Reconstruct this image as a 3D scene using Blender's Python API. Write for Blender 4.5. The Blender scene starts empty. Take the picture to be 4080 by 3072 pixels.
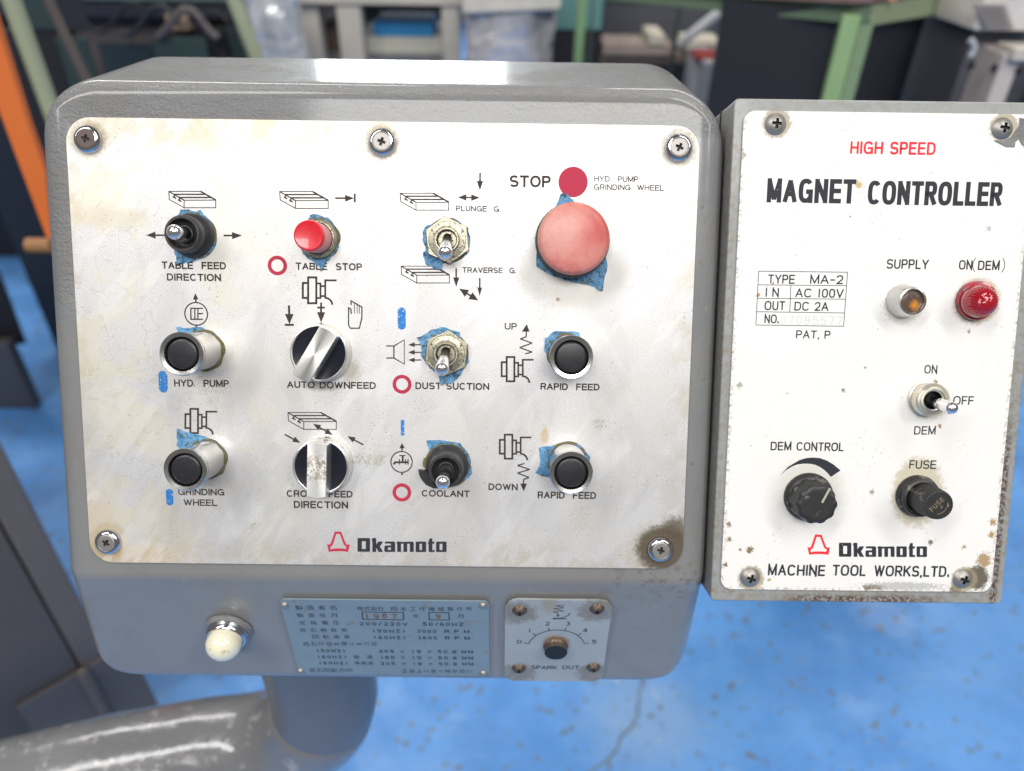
import bpy, bmesh, math, random
from mathutils import Vector, Matrix, noise as mnoise
random.seed(7)
D = bpy.data; SC = bpy.context.scene; COL = SC.collection
S = 0.001                                    # everything below is written in millimetres
BASE_Z = 1250.0                              # height of the silver plate's top edge above the floor

# ---------------------------------------------------------------- camera
TH, RHO, PSI, AL = 0.6153, 0.0155, -0.0054, 0.4949
F, CX, CY = 2900.0, 2040.0, 1536.0
CAMP = Vector((207.23, -346.16, 95.49))
fw = Vector((-math.sin(PSI)*math.cos(TH), math.cos(PSI)*math.cos(TH), -math.sin(TH)))
rt0 = Vector((math.cos(PSI), math.sin(PSI), 0)); up0 = rt0.cross(fw)
RT = rt0*math.cos(RHO)+up0*math.sin(RHO); UP = -rt0*math.sin(RHO)+up0*math.cos(RHO)
cam = D.cameras.new('camera'); camo = D.objects.new('camera', cam); COL.objects.link(camo)
camo.matrix_world = Matrix(((RT.x, UP.x, -fw.x, CAMP.x*S), (RT.y, UP.y, -fw.y, CAMP.y*S),
                            (RT.z, UP.z, -fw.z, (CAMP.z+BASE_Z)*S), (0, 0, 0, 1)))
cam.sensor_width = 36; cam.lens = F/4080*36; cam.clip_start = 0.01; cam.clip_end = 100
cam.dof.use_dof = True; cam.dof.focus_distance = 0.338; cam.dof.aperture_fstop = 5.6
SC.camera = camo
SC.view_settings.view_transform = 'Standard'; SC.view_settings.look = 'None'
SC.view_settings.exposure = 0.0; SC.view_settings.gamma = 1.0

# ---------------------------------------------------------------- light: a workshop hall lit from its ceiling
w = D.worlds.new('World'); SC.world = w; w.use_nodes = True
w.node_tree.nodes['Background'].inputs[0].default_value = (1.0, 0.98, 0.955, 1)
w.node_tree.nodes['Background'].inputs[1].default_value = 0.17
def area(name, loc, target, sx, sy, power, col=(1, 0.985, 0.96)):
    l = D.lights.new(name, 'AREA'); l.shape = 'RECTANGLE'; l.size = sx; l.size_y = sy; l.energy = power; l.color = col
    o = D.objects.new(name, l); COL.objects.link(o); o.location = loc
    o.rotation_euler = (Vector(target)-Vector(loc)).to_track_quat('-Z', 'Y').to_euler(); return o
area('ceiling_lamp', (-1.5, -1.3, 3.9), (0.1, 0, 1.2), 0.5, 2.6, 62)
area('ceiling_lamp', (2.0, -1.2, 3.9), (0.2, 0, 1.2), 0.5, 2.6, 60)
area('ceiling_lamp', (0.3, -3.2, 4.1), (0.2, 0, 1.2), 2.6, 0.9, 108)
area('ceiling_lamp', (-1.8, 3.2, 4.2), (-0.5, 3.0, 0), 0.5, 3.0, 85)
area('ceiling_lamp', (2.2, 3.2, 4.2), (1.0, 3.0, 0), 0.5, 3.0, 85)
area('window_light', (-0.85, 7.9, 2.2), (-0.85, 0, 2.2), 1.9, 1.3, 110, (0.9, 0.96, 1.0))

# ---------------------------------------------------------------- frames and measuring helpers
X = Vector((1, 0, 0)); V = Vector((0, math.sin(AL), math.cos(AL))); N = Vector((0, -math.cos(AL), math.sin(AL)))
def frame(o, ex, ey, ez):
    return Matrix(((ex.x, ey.x, ez.x, o.x*S), (ex.y, ey.y, ez.y, o.y*S), (ex.z, ey.z, ez.z, (o.z+BASE_Z)*S), (0, 0, 0, 1)))
PAN = frame(Vector((0, 0, 0)), X, V, N)                      # x right, y up the tilted face, z out of it
YL = -105.9
LOW = frame(Vector((0, YL, 0)), X, Vector((0, 0, 1)), Vector((0, -1, 0)))   # the upright lower front
WLD = frame(Vector((0, 0, 0)), X, Vector((0, 1, 0)), Vector((0, 0, 1)))
def dr(px, py): return fw+RT*((px-CX)/F)-UP*((py-CY)/F)
def P(px, py, h=0.0):                                        # a point measured on the tilted face
    d = dr(px, py); t = (h-CAMP.dot(N))/d.dot(N); p = CAMP+d*t; return (p.x, p.dot(V))
def M2(px, py, h=2.0): return P(px, py, h)
def L2(px, py, h=1.0):                                       # a point measured on the upright lower front
    d = dr(px, py); t = (YL-h-CAMP.y)/d.y; p = CAMP+d*t; return (p.x, p.z)
def W3(px, py, y): d = dr(px, py); return CAMP+d*((y-CAMP.y)/d.y)
def FL(px, py, z=-BASE_Z): d = dr(px, py); return CAMP+d*((z-CAMP.z)/d.z)

WM = {}
def tag(o, label=None, cat=None, group=None, kind=None):
    for k, v in (('label', label), ('category', cat), ('group', group), ('kind', kind)):
        if v: o[k] = v
    return o
def put(o, parent, Mw):
    WM[o.name] = Mw.copy()
    if parent is not None:
        o.parent = parent; o.matrix_local = WM[parent.name].inverted() @ Mw
    else: o.matrix_world = Mw
    return o
def empty(name, Mw, label, cat, group=None):
    o = D.objects.new(name, None); o.empty_display_size = 0.05; COL.objects.link(o); put(o, None, Mw); return tag(o, label, cat, group)
def T(x, y, z=0): return Matrix.Translation((x*S, y*S, z*S))
def mk(name, vf, m, parent=None, Mw=WLD, sharp=35, bevel=0, seg=2, wn=False):
    vs, fs = vf[0], vf[1]
    me = D.meshes.new(name); me.from_pydata([(v[0]*S, v[1]*S, (v[2] if len(v) > 2 else 0)*S) for v in vs], [], fs)
    me.validate(); me.update()
    for i, mm in enumerate(m if isinstance(m, (list, tuple)) else [m]): me.materials.append(mm)
    if len(vf) > 2:
        for p, k in zip(me.polygons, vf[2]): p.material_index = k
    if sharp:
        for p in me.polygons: p.use_smooth = True
        me.set_sharp_from_angle(angle=math.radians(sharp))
    o = D.objects.new(name, me); COL.objects.link(o); put(o, parent, Mw)
    if bevel:
        b = o.modifiers.new('bevel', 'BEVEL'); b.width = bevel*S; b.segments = seg; b.limit_method = 'ANGLE'; b.angle_limit = math.radians(40)
        b.harden_normals = True
    if wn: q = o.modifiers.new('wn', 'WEIGHTED_NORMAL'); q.keep_sharp = True
    return o
def join(*parts):
    vs, fs, ms = [], [], []
    for p in parts:
        b = len(vs); vs += list(p[0]); fs += [tuple(i+b for i in f) for f in p[1]]
        ms += list(p[2]) if len(p) > 2 else [0]*len(p[1])
    return vs, fs, ms
def xf(vf, M):                                              # transform, millimetres
    return ([tuple(M @ Vector((v[0], v[1], v[2] if len(v) > 2 else 0))) for v in vf[0]],)+tuple(vf[1:])
def lathe(prof, seg=64, mod=None, mats=None):
    vs, fs, ms = [], [], []
    rings = []
    for j, (r, z) in enumerate(prof):
        if r < 1e-6: vs.append((0, 0, z)); rings.append([len(vs)-1])
        else:
            ring = []
            for i in range(seg):
                a = 2*math.pi*i/seg; rr = r*(mod(j, a, z) if mod else 1)
                vs.append((rr*math.cos(a), rr*math.sin(a), z)); ring.append(len(vs)-1)
            rings.append(ring)
    for j in range(len(rings)-1):
        a, b = rings[j], rings[j+1]
        for i in range(seg):
            k = (i+1) % seg
            if len(a) == 1 and len(b) == 1: continue
            if len(a) == 1: f = (a[0], b[i], b[k])
            elif len(b) == 1: f = (a[i], a[k], b[0])
            else: f = (a[i], a[k], b[k], b[i])
            fs.append(f); ms.append(mats[j] if mats else 0)
    return vs, fs, ms
def box(x0, y0, z0, x1, y1, z1):
    v = [(x0, y0, z0), (x1, y0, z0), (x1, y1, z0), (x0, y1, z0), (x0, y0, z1), (x1, y0, z1), (x1, y1, z1), (x0, y1, z1)]
    return v, [(0, 3, 2, 1), (4, 5, 6, 7), (0, 1, 5, 4), (1, 2, 6, 5), (2, 3, 7, 6), (3, 0, 4, 7)]
def rrect(x0, y0, x1, y1, r, n=8):
    o = []
    for cx, cy, a0 in ((x1-r, y0+r, -90), (x1-r, y1-r, 0), (x0+r, y1-r, 90), (x0+r, y0+r, 180)):
        for i in range(n+1):
            a = math.radians(a0+90*i/n); o.append((cx+r*math.cos(a), cy+r*math.sin(a)))
    return o
def prism(pts, z0, z1):
    n = len(pts); v = [(p[0], p[1], z0) for p in pts]+[(p[0], p[1], z1) for p in pts]
    f = [tuple(range(n-1, -1, -1)), tuple(range(n, 2*n))]+[(i, (i+1) % n, n+(i+1) % n, n+i) for i in range(n)]
    return v, f
def fill(loops, z=0.0, ext=0.0):                            # filled outline with holes
    c = D.curves.new('t', 'CURVE'); c.dimensions = '2D'; c.fill_mode = 'BOTH'; c.extrude = ext
    for lp in loops:
        s = c.splines.new('POLY'); s.points.add(len(lp)-1); s.use_cyclic_u = True
        for p, q in zip(s.points, lp): p.co = (q[0], q[1], 0, 1)
    o = D.objects.new('t', c); COL.objects.link(o); bpy.context.view_layer.update()
    me = D.meshes.new_from_object(o.evaluated_get(bpy.context.evaluated_depsgraph_get()))
    r = [(v.co.x, v.co.y, v.co.z+z) for v in me.vertices], [tuple(p.vertices) for p in me.polygons]
    D.objects.remove(o); D.curves.remove(c); D.meshes.remove(me)
    # faces point outward
    out = []
    for f in r[1]:
        if ext == 0:
            a, b, c2 = (Vector(r[0][f[i]]) for i in (0, 1, 2))
            if (b-a).cross(c2-a).z < 0: f = tuple(reversed(f))
        out.append(f)
    return r[0], out
def tube(path, rad, seg=32, caps=True):
    pts = [Vector(p) for p in path]; n = len(pts); vs, fs = [], []
    rads = rad if isinstance(rad, (list, tuple)) else [rad]*n
    ref = None
    for i, p in enumerate(pts):
        t = (pts[min(i+1, n-1)]-pts[max(i-1, 0)]).normalized()
        if ref is None: ref = Vector((0, 0, 1)) if abs(t.z) < .9 else Vector((0, 1, 0))
        a = (ref-t*ref.dot(t)).normalized(); ref = a; b = t.cross(a)
        for k in range(seg):
            u = 2*math.pi*k/seg; q = p+(a*math.cos(u)+b*math.sin(u))*rads[i]; vs.append(tuple(q))
    for i in range(n-1):
        for k in range(seg):
            k2 = (k+1) % seg; fs.append((i*seg+k, i*seg+k2, (i+1)*seg+k2, (i+1)*seg+k))
    if caps: fs += [tuple(range(seg-1, -1, -1)), tuple((n-1)*seg+k for k in range(seg))]
    return vs, fs

# ---------------------------------------------------------------- materials
class NT:
    def __init__(s, name):
        s.m = D.materials.new(name); s.m.use_nodes = True; s.t = s.m.node_tree; s.n = s.t.nodes; s.l = s.t.links
        s.p = s.n['Principled BSDF']; s.out = s.n['Material Output']
        tc = s.n.new('ShaderNodeTexCoord'); vm = s.n.new('ShaderNodeVectorMath'); vm.operation = 'SCALE'
        s.l.new(tc.outputs['Object'], vm.inputs[0]); vm.inputs['Scale'].default_value = 1000; s.co = vm.outputs[0]
    def set(s, **k):
        for a, b in k.items():
            a = a.replace('_', ' '); i = s.p.inputs[a]
            if hasattr(b, 'links'): s.l.new(b, i)
            elif isinstance(b, tuple): i.default_value = (*b, 1) if len(b) == 3 else b
            else: i.default_value = b
        return s
    def _in(s, sock, v):
        if hasattr(v, 'links'): s.l.new(v, sock)
        elif isinstance(v, tuple) and sock.type == 'RGBA': sock.default_value = (*v, 1)
        else: sock.default_value = v
    def math(s, op, a, b=0.0, clamp=False):
        n = s.n.new('ShaderNodeMath'); n.operation = op; n.use_clamp = clamp; s._in(n.inputs[0], a); s._in(n.inputs[1], b); return n.outputs[0]
    def noise(s, scale, detail=3, rough=.5, vec=None, dist=0.0, off=None):
        n = s.n.new('ShaderNodeTexNoise'); v = vec or s.co
        if off:
            q = s.n.new('ShaderNodeVectorMath'); q.operation = 'ADD'; s.l.new(v, q.inputs[0]); q.inputs[1].default_value = off; v = q.outputs[0]
        s.l.new(v, n.inputs['Vector']); n.inputs['Scale'].default_value = scale; n.inputs['Detail'].default_value = detail
        n.inputs['Roughness'].default_value = rough; n.inputs['Distortion'].default_value = dist; return n.outputs[0]
    def stretch(s, sx, sy, sz):
        n = s.n.new('ShaderNodeVectorMath'); n.operation = 'MULTIPLY'; s.l.new(s.co, n.inputs[0]); n.inputs[1].default_value = (sx, sy, sz); return n.outputs[0]
    def ramp(s, v, a, b):                                    # 0 at a, 1 at b
        n = s.n.new('ShaderNodeMapRange'); n.interpolation_type = 'SMOOTHSTEP'; s.l.new(v, n.inputs[0])
        if a < b: n.inputs[1].default_value = a; n.inputs[2].default_value = b; return n.outputs[0]
        n.inputs[1].default_value = b; n.inputs[2].default_value = a; n.inputs[3].default_value = 1; n.inputs[4].default_value = 0; return n.outputs[0]
    def blob(s, c, r, soft=2.0, amp=0.0, sc=.3, sx=1, sy=1):
        a = s.n.new('ShaderNodeVectorMath'); a.operation = 'SUBTRACT'; s.l.new(s.co, a.inputs[0]); a.inputs[1].default_value = (c[0], c[1], c[2] if len(c) > 2 else 0)
        b = s.n.new('ShaderNodeVectorMath'); b.operation = 'MULTIPLY'; s.l.new(a.outputs[0], b.inputs[0]); b.inputs[1].default_value = (1/sx, 1/sy, 1 if len(c) > 2 else 0)
        d = s.n.new('ShaderNodeVectorMath'); d.operation = 'LENGTH'; s.l.new(b.outputs[0], d.inputs[0]); v = d.outputs[1]
        if amp:
            nn = s.math('MULTIPLY', s.math('SUBTRACT', s.noise(sc, 5, .65, off=(c[0]*7, c[1]*3, 0)), .5), amp*2); v = s.math('ADD', v, nn)
        return s.ramp(v, r+soft, max(r-soft, 0))
    def xyz(s):
        n = s.n.new('ShaderNodeSeparateXYZ'); s.l.new(s.co, n.inputs[0]); return n.outputs
    def mix(s, f, a, b):
        n = s.n.new('ShaderNodeMix'); n.data_type = 'RGBA'; s._in(n.inputs[0], f); s._in(n.inputs[6], a); s._in(n.inputs[7], b); return n.outputs[2]
    def mul(s, a, b): return s.math('MULTIPLY', a, b)
    def mx(s, *a):
        r = a[0]
        for q in a[1:]: r = s.math('MAXIMUM', r, q)
        return r
    def bump(s, h, strength=.2, dist=.1):
        n = s.n.new('ShaderNodeBump'); n.inputs['Strength'].default_value = strength; n.inputs['Distance'].default_value = dist*S
        s.l.new(h, n.inputs['Height']); s.l.new(n.outputs[0], s.p.inputs['Normal']); return s
def simple(name, col, rough=.5, metal=0.0, var=.12, sc=.05, bs=.25, bstr=.15, bd=.1, coat=0.0, dirt=None, dsc=.12, dth=.62):
    t = NT(name); n1 = t.noise(sc, 5, .6)
    c = t.mix(n1, tuple(x*(1-var) for x in col), tuple(min(1, x*(1+var)) for x in col))
    if dirt: c = t.mix(t.ramp(t.noise(dsc, 6, .7, off=(31, 7, 3)), dth, dth+.1), c, dirt)
    t.set(Base_Color=c, Metallic=metal, Roughness=t.math('ADD', rough-.06, t.mul(n1, .12)), Coat_Weight=coat)
    t.bump(t.noise(bs, 3), bstr, bd); return t.m

# silver sandblasted plate with dried water marks and grime (plate coordinates in millimetres)
t = NT('silver_plate'); xo = t.xyz()
grain = t.noise(2.2, 2, .6)
base = t.mix(t.ramp(grain, .35, .65), (.545, .535, .54), (.76, .75, .75))
veil = t.ramp(t.noise(.022, 3, .55, dist=1.2), .44, .6)
leftw = t.ramp(xo[0], 150, 0); edge = t.mx(t.ramp(xo[1], -9, -2), t.ramp(xo[0], 9, 1), t.ramp(xo[1], -196, -212), t.ramp(xo[0], 278, 294))
veilw = t.math('ADD', t.mul(leftw, .55), .12)
base = t.mix(t.mul(veil, veilw), base, (.72, .66, .52))
n2 = t.noise(.03, 2, .5, dist=2.2, off=(50, 9, 0))
line = t.mul(t.ramp(t.math('ABSOLUTE', t.math('SUBTRACT', n2, .52)), .012, .002), t.math('ADD', t.mul(leftw, .75), .1))
base = t.mix(t.mul(line, .42), base, (.47, .42, .30))
n3 = t.noise(.045, 3, .5, dist=1.5, off=(5, 90, 0))
line2 = t.mul(t.ramp(t.math('ABSOLUTE', t.math('SUBTRACT', n3, .5)), .006, .001), .16)
base = t.mix(line2, base, (.5, .48, .42))
stain = t.mul(edge, t.ramp(t.noise(.09, 5, .65), .40, .62))
base = t.mix(t.mul(stain, .36), base, (.46, .37, .21))
band = t.mul(t.mul(t.ramp(xo[1], -17, -8), t.ramp(xo[0], 190, 110)), t.ramp(t.noise(.06, 5, .6, off=(3, 3, 0)), .42, .56))
base = t.mix(t.mul(band, .42), base, (.52, .43, .26))
DM = None
def halo(c, r, col, k, amp=2.5, soft=3, sc=.5, sx=1, sy=1, fine=False):
    global base, DM
    m_ = t.mul(t.mul(t.blob(c, r, soft, amp, sc, sx, sy), k), 1.0 if not fine else t.ramp(t.noise(1.1, 4, .7, off=(c[0], 3, 1)), .46, .54)); base = t.mix(m_, base, col)
    DM = m_ if DM is None else t.math('MAXIMUM', DM, m_)
br = P(2640, 2185)
for px, py, r in ((352, 556, 8.5), (1524, 568, 7.6), (2703, 590, 8.0), (433, 2158, 9.5)):
    q = P(px, py); halo(q, r, (.33, .26, .12), .6, 3.2, 2, .6)
halo(P(520, 2215), 9, (.42, .28, .12), .55, 8, 5, .25, 3.2, .7)
halo(P(380, 2100), 14, (.46, .38, .24), .6, 6, 8, .2, 1, 1.6)
halo(P(1030, 2100), 4.2, (.24, .24, .12), .85, 7, 1.2, .8, fine=True)
halo(P(1470, 1830), 6, (.28, .25, .16), .8, 10, 1.0, .7, 1.5, .5, fine=True)
halo(P(1400, 1480), 5, (.36, .32, .2), .5, 6, 2, .5)
halo(P(860, 1545), 4.5, (.34, .29, .22), .7, 7, 1, .7, 1.7, .7, fine=True)
halo(P(1280, 1540), 4, (.2, .17, .1), .6, 3, 2, .5, 2, .5)
halo(P(1500, 1820), 4, (.3, .27, .18), .6, 6, 1.2, .8, fine=True)
halo(P(2390, 1690), 3, (.24, .22, .16), .7, 6, 1, .8, fine=True)
halo(P(2310, 2070), 7, (.36, .34, .28), .6, 9, 1, .7, .8, 1.2, fine=True)
cb_ = t.n.new('ShaderNodeCombineXYZ'); t.l.new(t.math('ADD', t.mul(xo[0], .22), t.mul(xo[1], .30)), cb_.inputs[0]); t.l.new(t.math('SUBTRACT', t.mul(xo[1], .75), t.mul(xo[0], 1.0)), cb_.inputs[1])
diag = t.mul(t.mul(t.ramp(t.noise(.035, 4, .6, vec=cb_.outputs[0], dist=.6), .47, .60), t.ramp(xo[1], -60, -170)), .2); base = t.mix(diag, base, (.50, .475, .42))
diag2 = t.mul(t.ramp(t.noise(.05, 3, .6, vec=cb_.outputs[0], off=(30, 3, 0)), .54, .60), .3); base = t.mix(diag2, base, (.80, .79, .77))
smear = t.mul(t.ramp(t.noise(.03, 4, .6, vec=t.stretch(1, .45, 1), dist=1.2, off=(8, 44, 0)), .5, .62), .34); base = t.mix(smear, base, (.52, .51, .50))
halo(P(450, 870), 7, (.5, .42, .25), .28, 6, 4, .3, 2.2, .7)
halo(P(2170, 1735), 4, (.5, .33, .12), .6, 4, 1.5, .6, .5, 1)
halo(P(2223, 1193), .9, (.25, .13, .04), .9, .5, .4, 1)
halo(P(2290, 1085), 24, (.62, .60, .52), .35, 5, 6, .1, 1, .7)
halo((br[0], br[1]), 16, (.30, .25, .16), .5, 8, 5, .35, 1.1, .9)
halo((br[0], br[1]), 11.5, (.085, .068, .045), .93, 4.0, 2.2, .5, 1.15, 1)
halo((br[0]+6, br[1]+10), 6.5, (.10, .08, .055), .85, 5, 3, .5)
spk = t.mul(t.ramp(t.noise(.85, 3, .6), .635, .66), t.ramp(t.noise(.05, 2, .5, off=(9, 1, 0)), .50, .62))
base = t.mix(t.mul(spk, .75), base, (.24, .23, .18))
spk2 = t.ramp(t.noise(.45, 2, .5, off=(77, 3, 0)), .755, .77)
base = t.mix(t.mul(spk2, .7), base, (.25, .24, .2))
inv = t.math('SUBTRACT', 1.0, DM); t.set(Base_Color=base, Metallic=t.mul(inv, .5), Specular_IOR_Level=t.mul(inv, .5), Roughness=t.math('ADD', t.math('ADD', .40, t.mul(grain, .12)), t.mul(DM, .3)))
t.bump(grain, .25, .04); PLATE = t.m

DM = None
t = NT('white_enamel'); xo = t.xyz()
base = t.mix(t.noise(.02, 3), (.76, .74, .71), (.82, .80, .77))
bl = P(2992, 2304, 2); b2 = P(3842, 2310, 2)
halo((b2[0]+6, b2[1]+1), 5.5, (.10, .08, .055), .95, 3.5, 1, .6, 1.1, 1.1)
halo((b2[0]-4, b2[1]-5), 3.2, (.16, .13, .09), .9, 3, 1, .6)
halo((b2[0]+9, b2[1]+10), 3.5, (.34, .20, .06), .85, 5, 1, .7)
for px, py, r in ((3094, 492, 6.6), (4000, 509, 6.6), (2992, 2304, 6.4), (3842, 2310, 6.6)):
    halo(P(px, py, 2), r, (.30, .25, .15), .8, 2.2, .8, .6)
for px, py, r, cc in ((2988, 2190, 2.2, (.17, .1, .03)), (3708, 2162, 1.6, (.15, .11, .06)), (2905, 2090, 1.5, (.2, .1, .03)), (2905, 2150, 1.5, (.2, .1, .03)), (2950, 2190, 1, (.25, .12, .04)),
                      (2890, 2250, 1.4, (.2, .11, .03)), (3840, 2180, 1.2, (.36, .18, .04)), (3955, 2080, 2.0, (.36, .22, .05)), (3950, 2130, 2.0, (.36, .22, .05)), (3420, 735, 2.2, (.5, .33, .13)),
                      (3360, 1555, 1.2, (.16, .12, .08)), (3447, 1465, .7, (.3, .16, .06)), (3728, 1523, 1.3, (.14, .09, .05)), (3744, 1697, 1.2, (.25, .12, .04)), (3022, 1175, 1.3, (.36, .2, .06)),
                      (3080, 1128, .8, (.36, .2, .06)), (3475, 1960, 1.6, (.3, .26, .18)), (3064, 2310, 1.1, (.35, .32, .14)), (3860, 1320, 1, (.3, .2, .08)), (3388, 862, .5, (.2, .12, .05)),
                      (2935, 690, 1.2, (.3, .26, .2)), (2965, 615, 1.5, (.3, .29, .25)), (2948, 1535, 1.8, (.35, .33, .27)), (3620, 800, .7, (.4, .35, .25)), (3940, 910, 1.4, (.4, .4, .38))):
    halo(P(px, py, 2), r*.75, cc, .9, r*1.7, .25, 1.1)
halo(P(3480, 2340, 2), 1.6, (.15, .10, .05), .95, 2.4, .5, .6, 3.4, .8)
halo(P(3600, 2335, 2), 2.6, (.4, .4, .38), .75, 4.5, .4, 1.0, 7, .8)
halo(P(3220, 1960, 2), 15, (.5, .49, .42), .55, 5, 5, .25, 1.15, 1)
halo(P(3655, 1960, 2), 14, (.50, .44, .30), .75, 5, 2, .4, .9, 1.25)
halo(P(3600, 1215, 2), 9.2, (.42, .39, .3), .6, 3, 1.5, .6)
halo(P(3893, 1200, 2), 11, (.4, .34, .22), .7, 2.5, 1.2, .6)
halo(P(3712, 1600, 2), 8.8, (.42, .40, .3), .6, 2, 1.2, .6)
ed = t.mx(t.ramp(xo[0], 316.6, 314.2), t.ramp(xo[0], 447.2, 449.4), t.ramp(xo[1], -221, -223.5))
edm = t.mul(ed, t.ramp(t.noise(.5, 5, .7), .5, .6)); base = t.mix(t.mul(edm, .8), base, (.30, .24, .15))
spk = t.mul(t.ramp(t.noise(.7, 3, .6), .66, .68), t.ramp(t.noise(.05, 2, .5, off=(9, 1, 0)), .5, .65))
base = t.mix(t.mul(spk, .6), base, (.3, .28, .22))
t.set(Base_Color=base, Roughness=.38); t.bump(t.noise(.5, 3), .12, .06); ENAMEL = t.m

# grey brush-painted casting: thick glossy paint, rough cast iron telling through on the top edge
t = NT('grey_paint'); xo = t.xyz()
n1 = t.noise(.03, 4, .6)
base = t.mix(n1, (.175, .176, .177), (.218, .219, .218))
base = t.mix(t.mul(t.ramp(t.noise(.25, 5, .7), .60, .68), t.ramp(xo[0], 230, 300)), base, (.14, .125, .10))
low = t.mul(t.ramp(t.noise(.22, 6, .72, off=(4, 4, 4)), .5, .62), t.blob((288, -222, 0), 20, 14, 10, .1, 1.7, .6)); base = t.mix(t.mul(low, .75), base, (.13, .115, .09))
topd = t.mul(t.ramp(t.noise(.35, 5, .7, off=(1, 8, 4)), .45, .62), t.blob((262, 7, 0), 10, 8, 5, .2, 3.0, .5)); base = t.mix(t.mul(topd, .5), base, (.27, .24, .17))
topz = t.mx(t.ramp(xo[1], -6, 3), t.mul(t.ramp(xo[0], 4, -3), t.ramp(xo[1], -105, -70)))
sw = t.ramp(t.noise(.35, 5, .75, vec=t.stretch(1, .18, .4), off=(7, 2, 9)), .64, .69); base = t.mix(t.mul(sw, .35), base, (.40, .39, .37))
ch = t.ramp(t.noise(.22, 6, .8, off=(17, 2, 29)), .69, .705); base = t.mix(t.mul(ch, .7), base, (.09, .085, .08))
hg = t.ramp(t.noise(.018, 4, .6, off=(70, 2, 9)), .48, .66); base = t.mix(t.mul(hg, .35), base, (.165, .155, .14))
cast = t.mul(topz, t.math('ADD', t.noise(.75, 4, .6), t.mul(t.noise(.28, 3, .5, vec=t.stretch(.35, 1, 1)), .8)))
smooth = t.math('ADD', t.mul(t.noise(.06, 2), .5), t.mul(t.noise(.5, 2, .5, vec=t.stretch(1, .25, 1)), .045))
t.set(Base_Color=base, Roughness=t.math('ADD', .24, t.math('ADD', t.mul(n1, .1), t.mul(hg, .2))), Coat_Weight=.5, Coat_Roughness=.11)
t.bump(t.math('ADD', t.mul(cast, 1.5), smooth), 1.0, .75); GREY = t.m

t = NT('grey_paint_worn'); xo = t.xyz()
n1 = t.noise(.03, 4, .6); base = t.mix(n1, (.255, .265, .265), (.31, .32, .315))
dl = t.mx(t.ramp(xo[0], 315, 311.5), t.ramp(xo[1], -222, -226), t.mul(t.ramp(xo[1], 4.5, 7), .5), t.ramp(xo[0], 448.5, 452))
base = t.mix(t.mul(dl, t.mul(t.ramp(t.noise(.3, 6, .72), .42, .64), .75)), base, (.22, .18, .12))
rust = t.mx(t.mul(t.ramp(xo[0], 449, 450.5), t.mul(t.ramp(xo[0], 453.8, 452.5), t.ramp(xo[1], -120, -160))), t.mul(t.ramp(xo[1], -225, -228), t.blob((385, -228, 0), 12, 6, 4, .3, 3, 1)))
base = t.mix(t.mul(rust, t.ramp(t.noise(.55, 5, .7, off=(6, 1, 1)), .44, .54)), base, (.085, .05, .04))
t.set(Base_Color=base, Roughness=.4, Coat_Weight=.15); t.bump(t.math('ADD', t.noise(.12, 2), t.mul(t.noise(.6, 4, .6), .3)), .5, .35); GREY2 = t.m

INK = None
def ink(name, col, wear=.73, rough=.5):
    t = NT(name); m = t.ramp(t.noise(.9, 4, .6, off=(13, 5, 0)), wear, wear+.02)
    c = t.mix(t.noise(1.3, 2), col, tuple(min(1, x*1.5+.01) for x in col))
    t.set(Base_Color=c, Roughness=.6, Specular_IOR_Level=.25)
    tr = t.n.new('ShaderNodeBsdfTransparent'); ms = t.n.new('ShaderNodeMixShader'); t.l.new(m, ms.inputs[0])
    t.l.new(t.p.outputs[0], ms.inputs[1]); t.l.new(tr.outputs[0], ms.inputs[2]); t.l.new(ms.outputs[0], t.out.inputs[0]); return t.m
BROWNINK = ink('brown_black_ink', (.028, .022, .02)); BLACKINK = ink('black_ink', (.018, .02, .026), .70)
REDINK = ink('crimson_ink', (.36, .02, .05), .74); REDINK2 = ink('engraved_red', (.60, .02, .035), .74)
BLUEINK = ink('blue_marker', (.02, .15, .42), .60); NAVYINK = ink('navy_ink', (.02, .035, .06), .72)
FAINT = simple('stamped_metal', (.62, .6, .56), .4, .3); RUSTINK = simple('rusty_stamp', (.16, .085, .04), .7)
CHROME = simple('chrome', (.60, .60, .63), .12, 1.0, .03, .3, .8, .06, .05)
BRIGHTC = simple('bright_chrome_lever', (.86, .86, .87), .2, 1.0, .03, .3, .8, .06, .05)
BRIGHTN = simple('bright_nickel', (.72, .68, .58), .33, .8, .15, .4, .9, .3, .1, dirt=(.2, .18, .12), dsc=.5, dth=.63)
SATIN = simple('satin_chrome', (.58, .57, .55), .22, 1.0, .08, .2, .9, .08, .05, dirt=(.35, .3, .2), dsc=.35, dth=.64)
NICKEL = simple('tarnished_nickel', (.42, .39, .30), .38, .85, .25, .4, .9, .5, .12, dirt=(.07, .07, .045), dsc=.5, dth=.53)
STEEL = simple('grubby_steel', (.34, .32, .30), .45, .7, .2, .5, 1.2, .4, .1, dirt=(.10, .08, .06), dsc=.8, dth=.6)
DIRTSTEEL = simple('dirt_packed_steel', (.13, .10, .09), .75, .2, .4, .9, 1.4, .7, .2, dirt=(.5, .42, .36), dsc=.9, dth=.66)
RUSTY = simple('rusty_screw', (.15, .12, .10), .5, .6, .4, .6, 1.2, .5, .12, dirt=(.07, .035, .02), dsc=.8, dth=.5)
BLACKPL = simple('black_plastic', (.018, .018, .022), .34, 0, .3, .3, .9, .25, .06, dirt=(.07, .065, .06), dsc=.5, dth=.62)
RUBBER = simple('black_rubber', (.022, .022, .024), .42, 0, .3, .25, .7, .3, .1, dirt=(.10, .095, .085), dsc=.35, dth=.60)
DUSTBLK = simple('dusty_black_plastic', (.022, .022, .023), .45, 0, .3, .2, .7, .3, .1, dirt=(.17, .15, .12), dsc=.22, dth=.57)
GROOVE = simple('shadowed_recess', (.008, .008, .009), .6)
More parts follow.
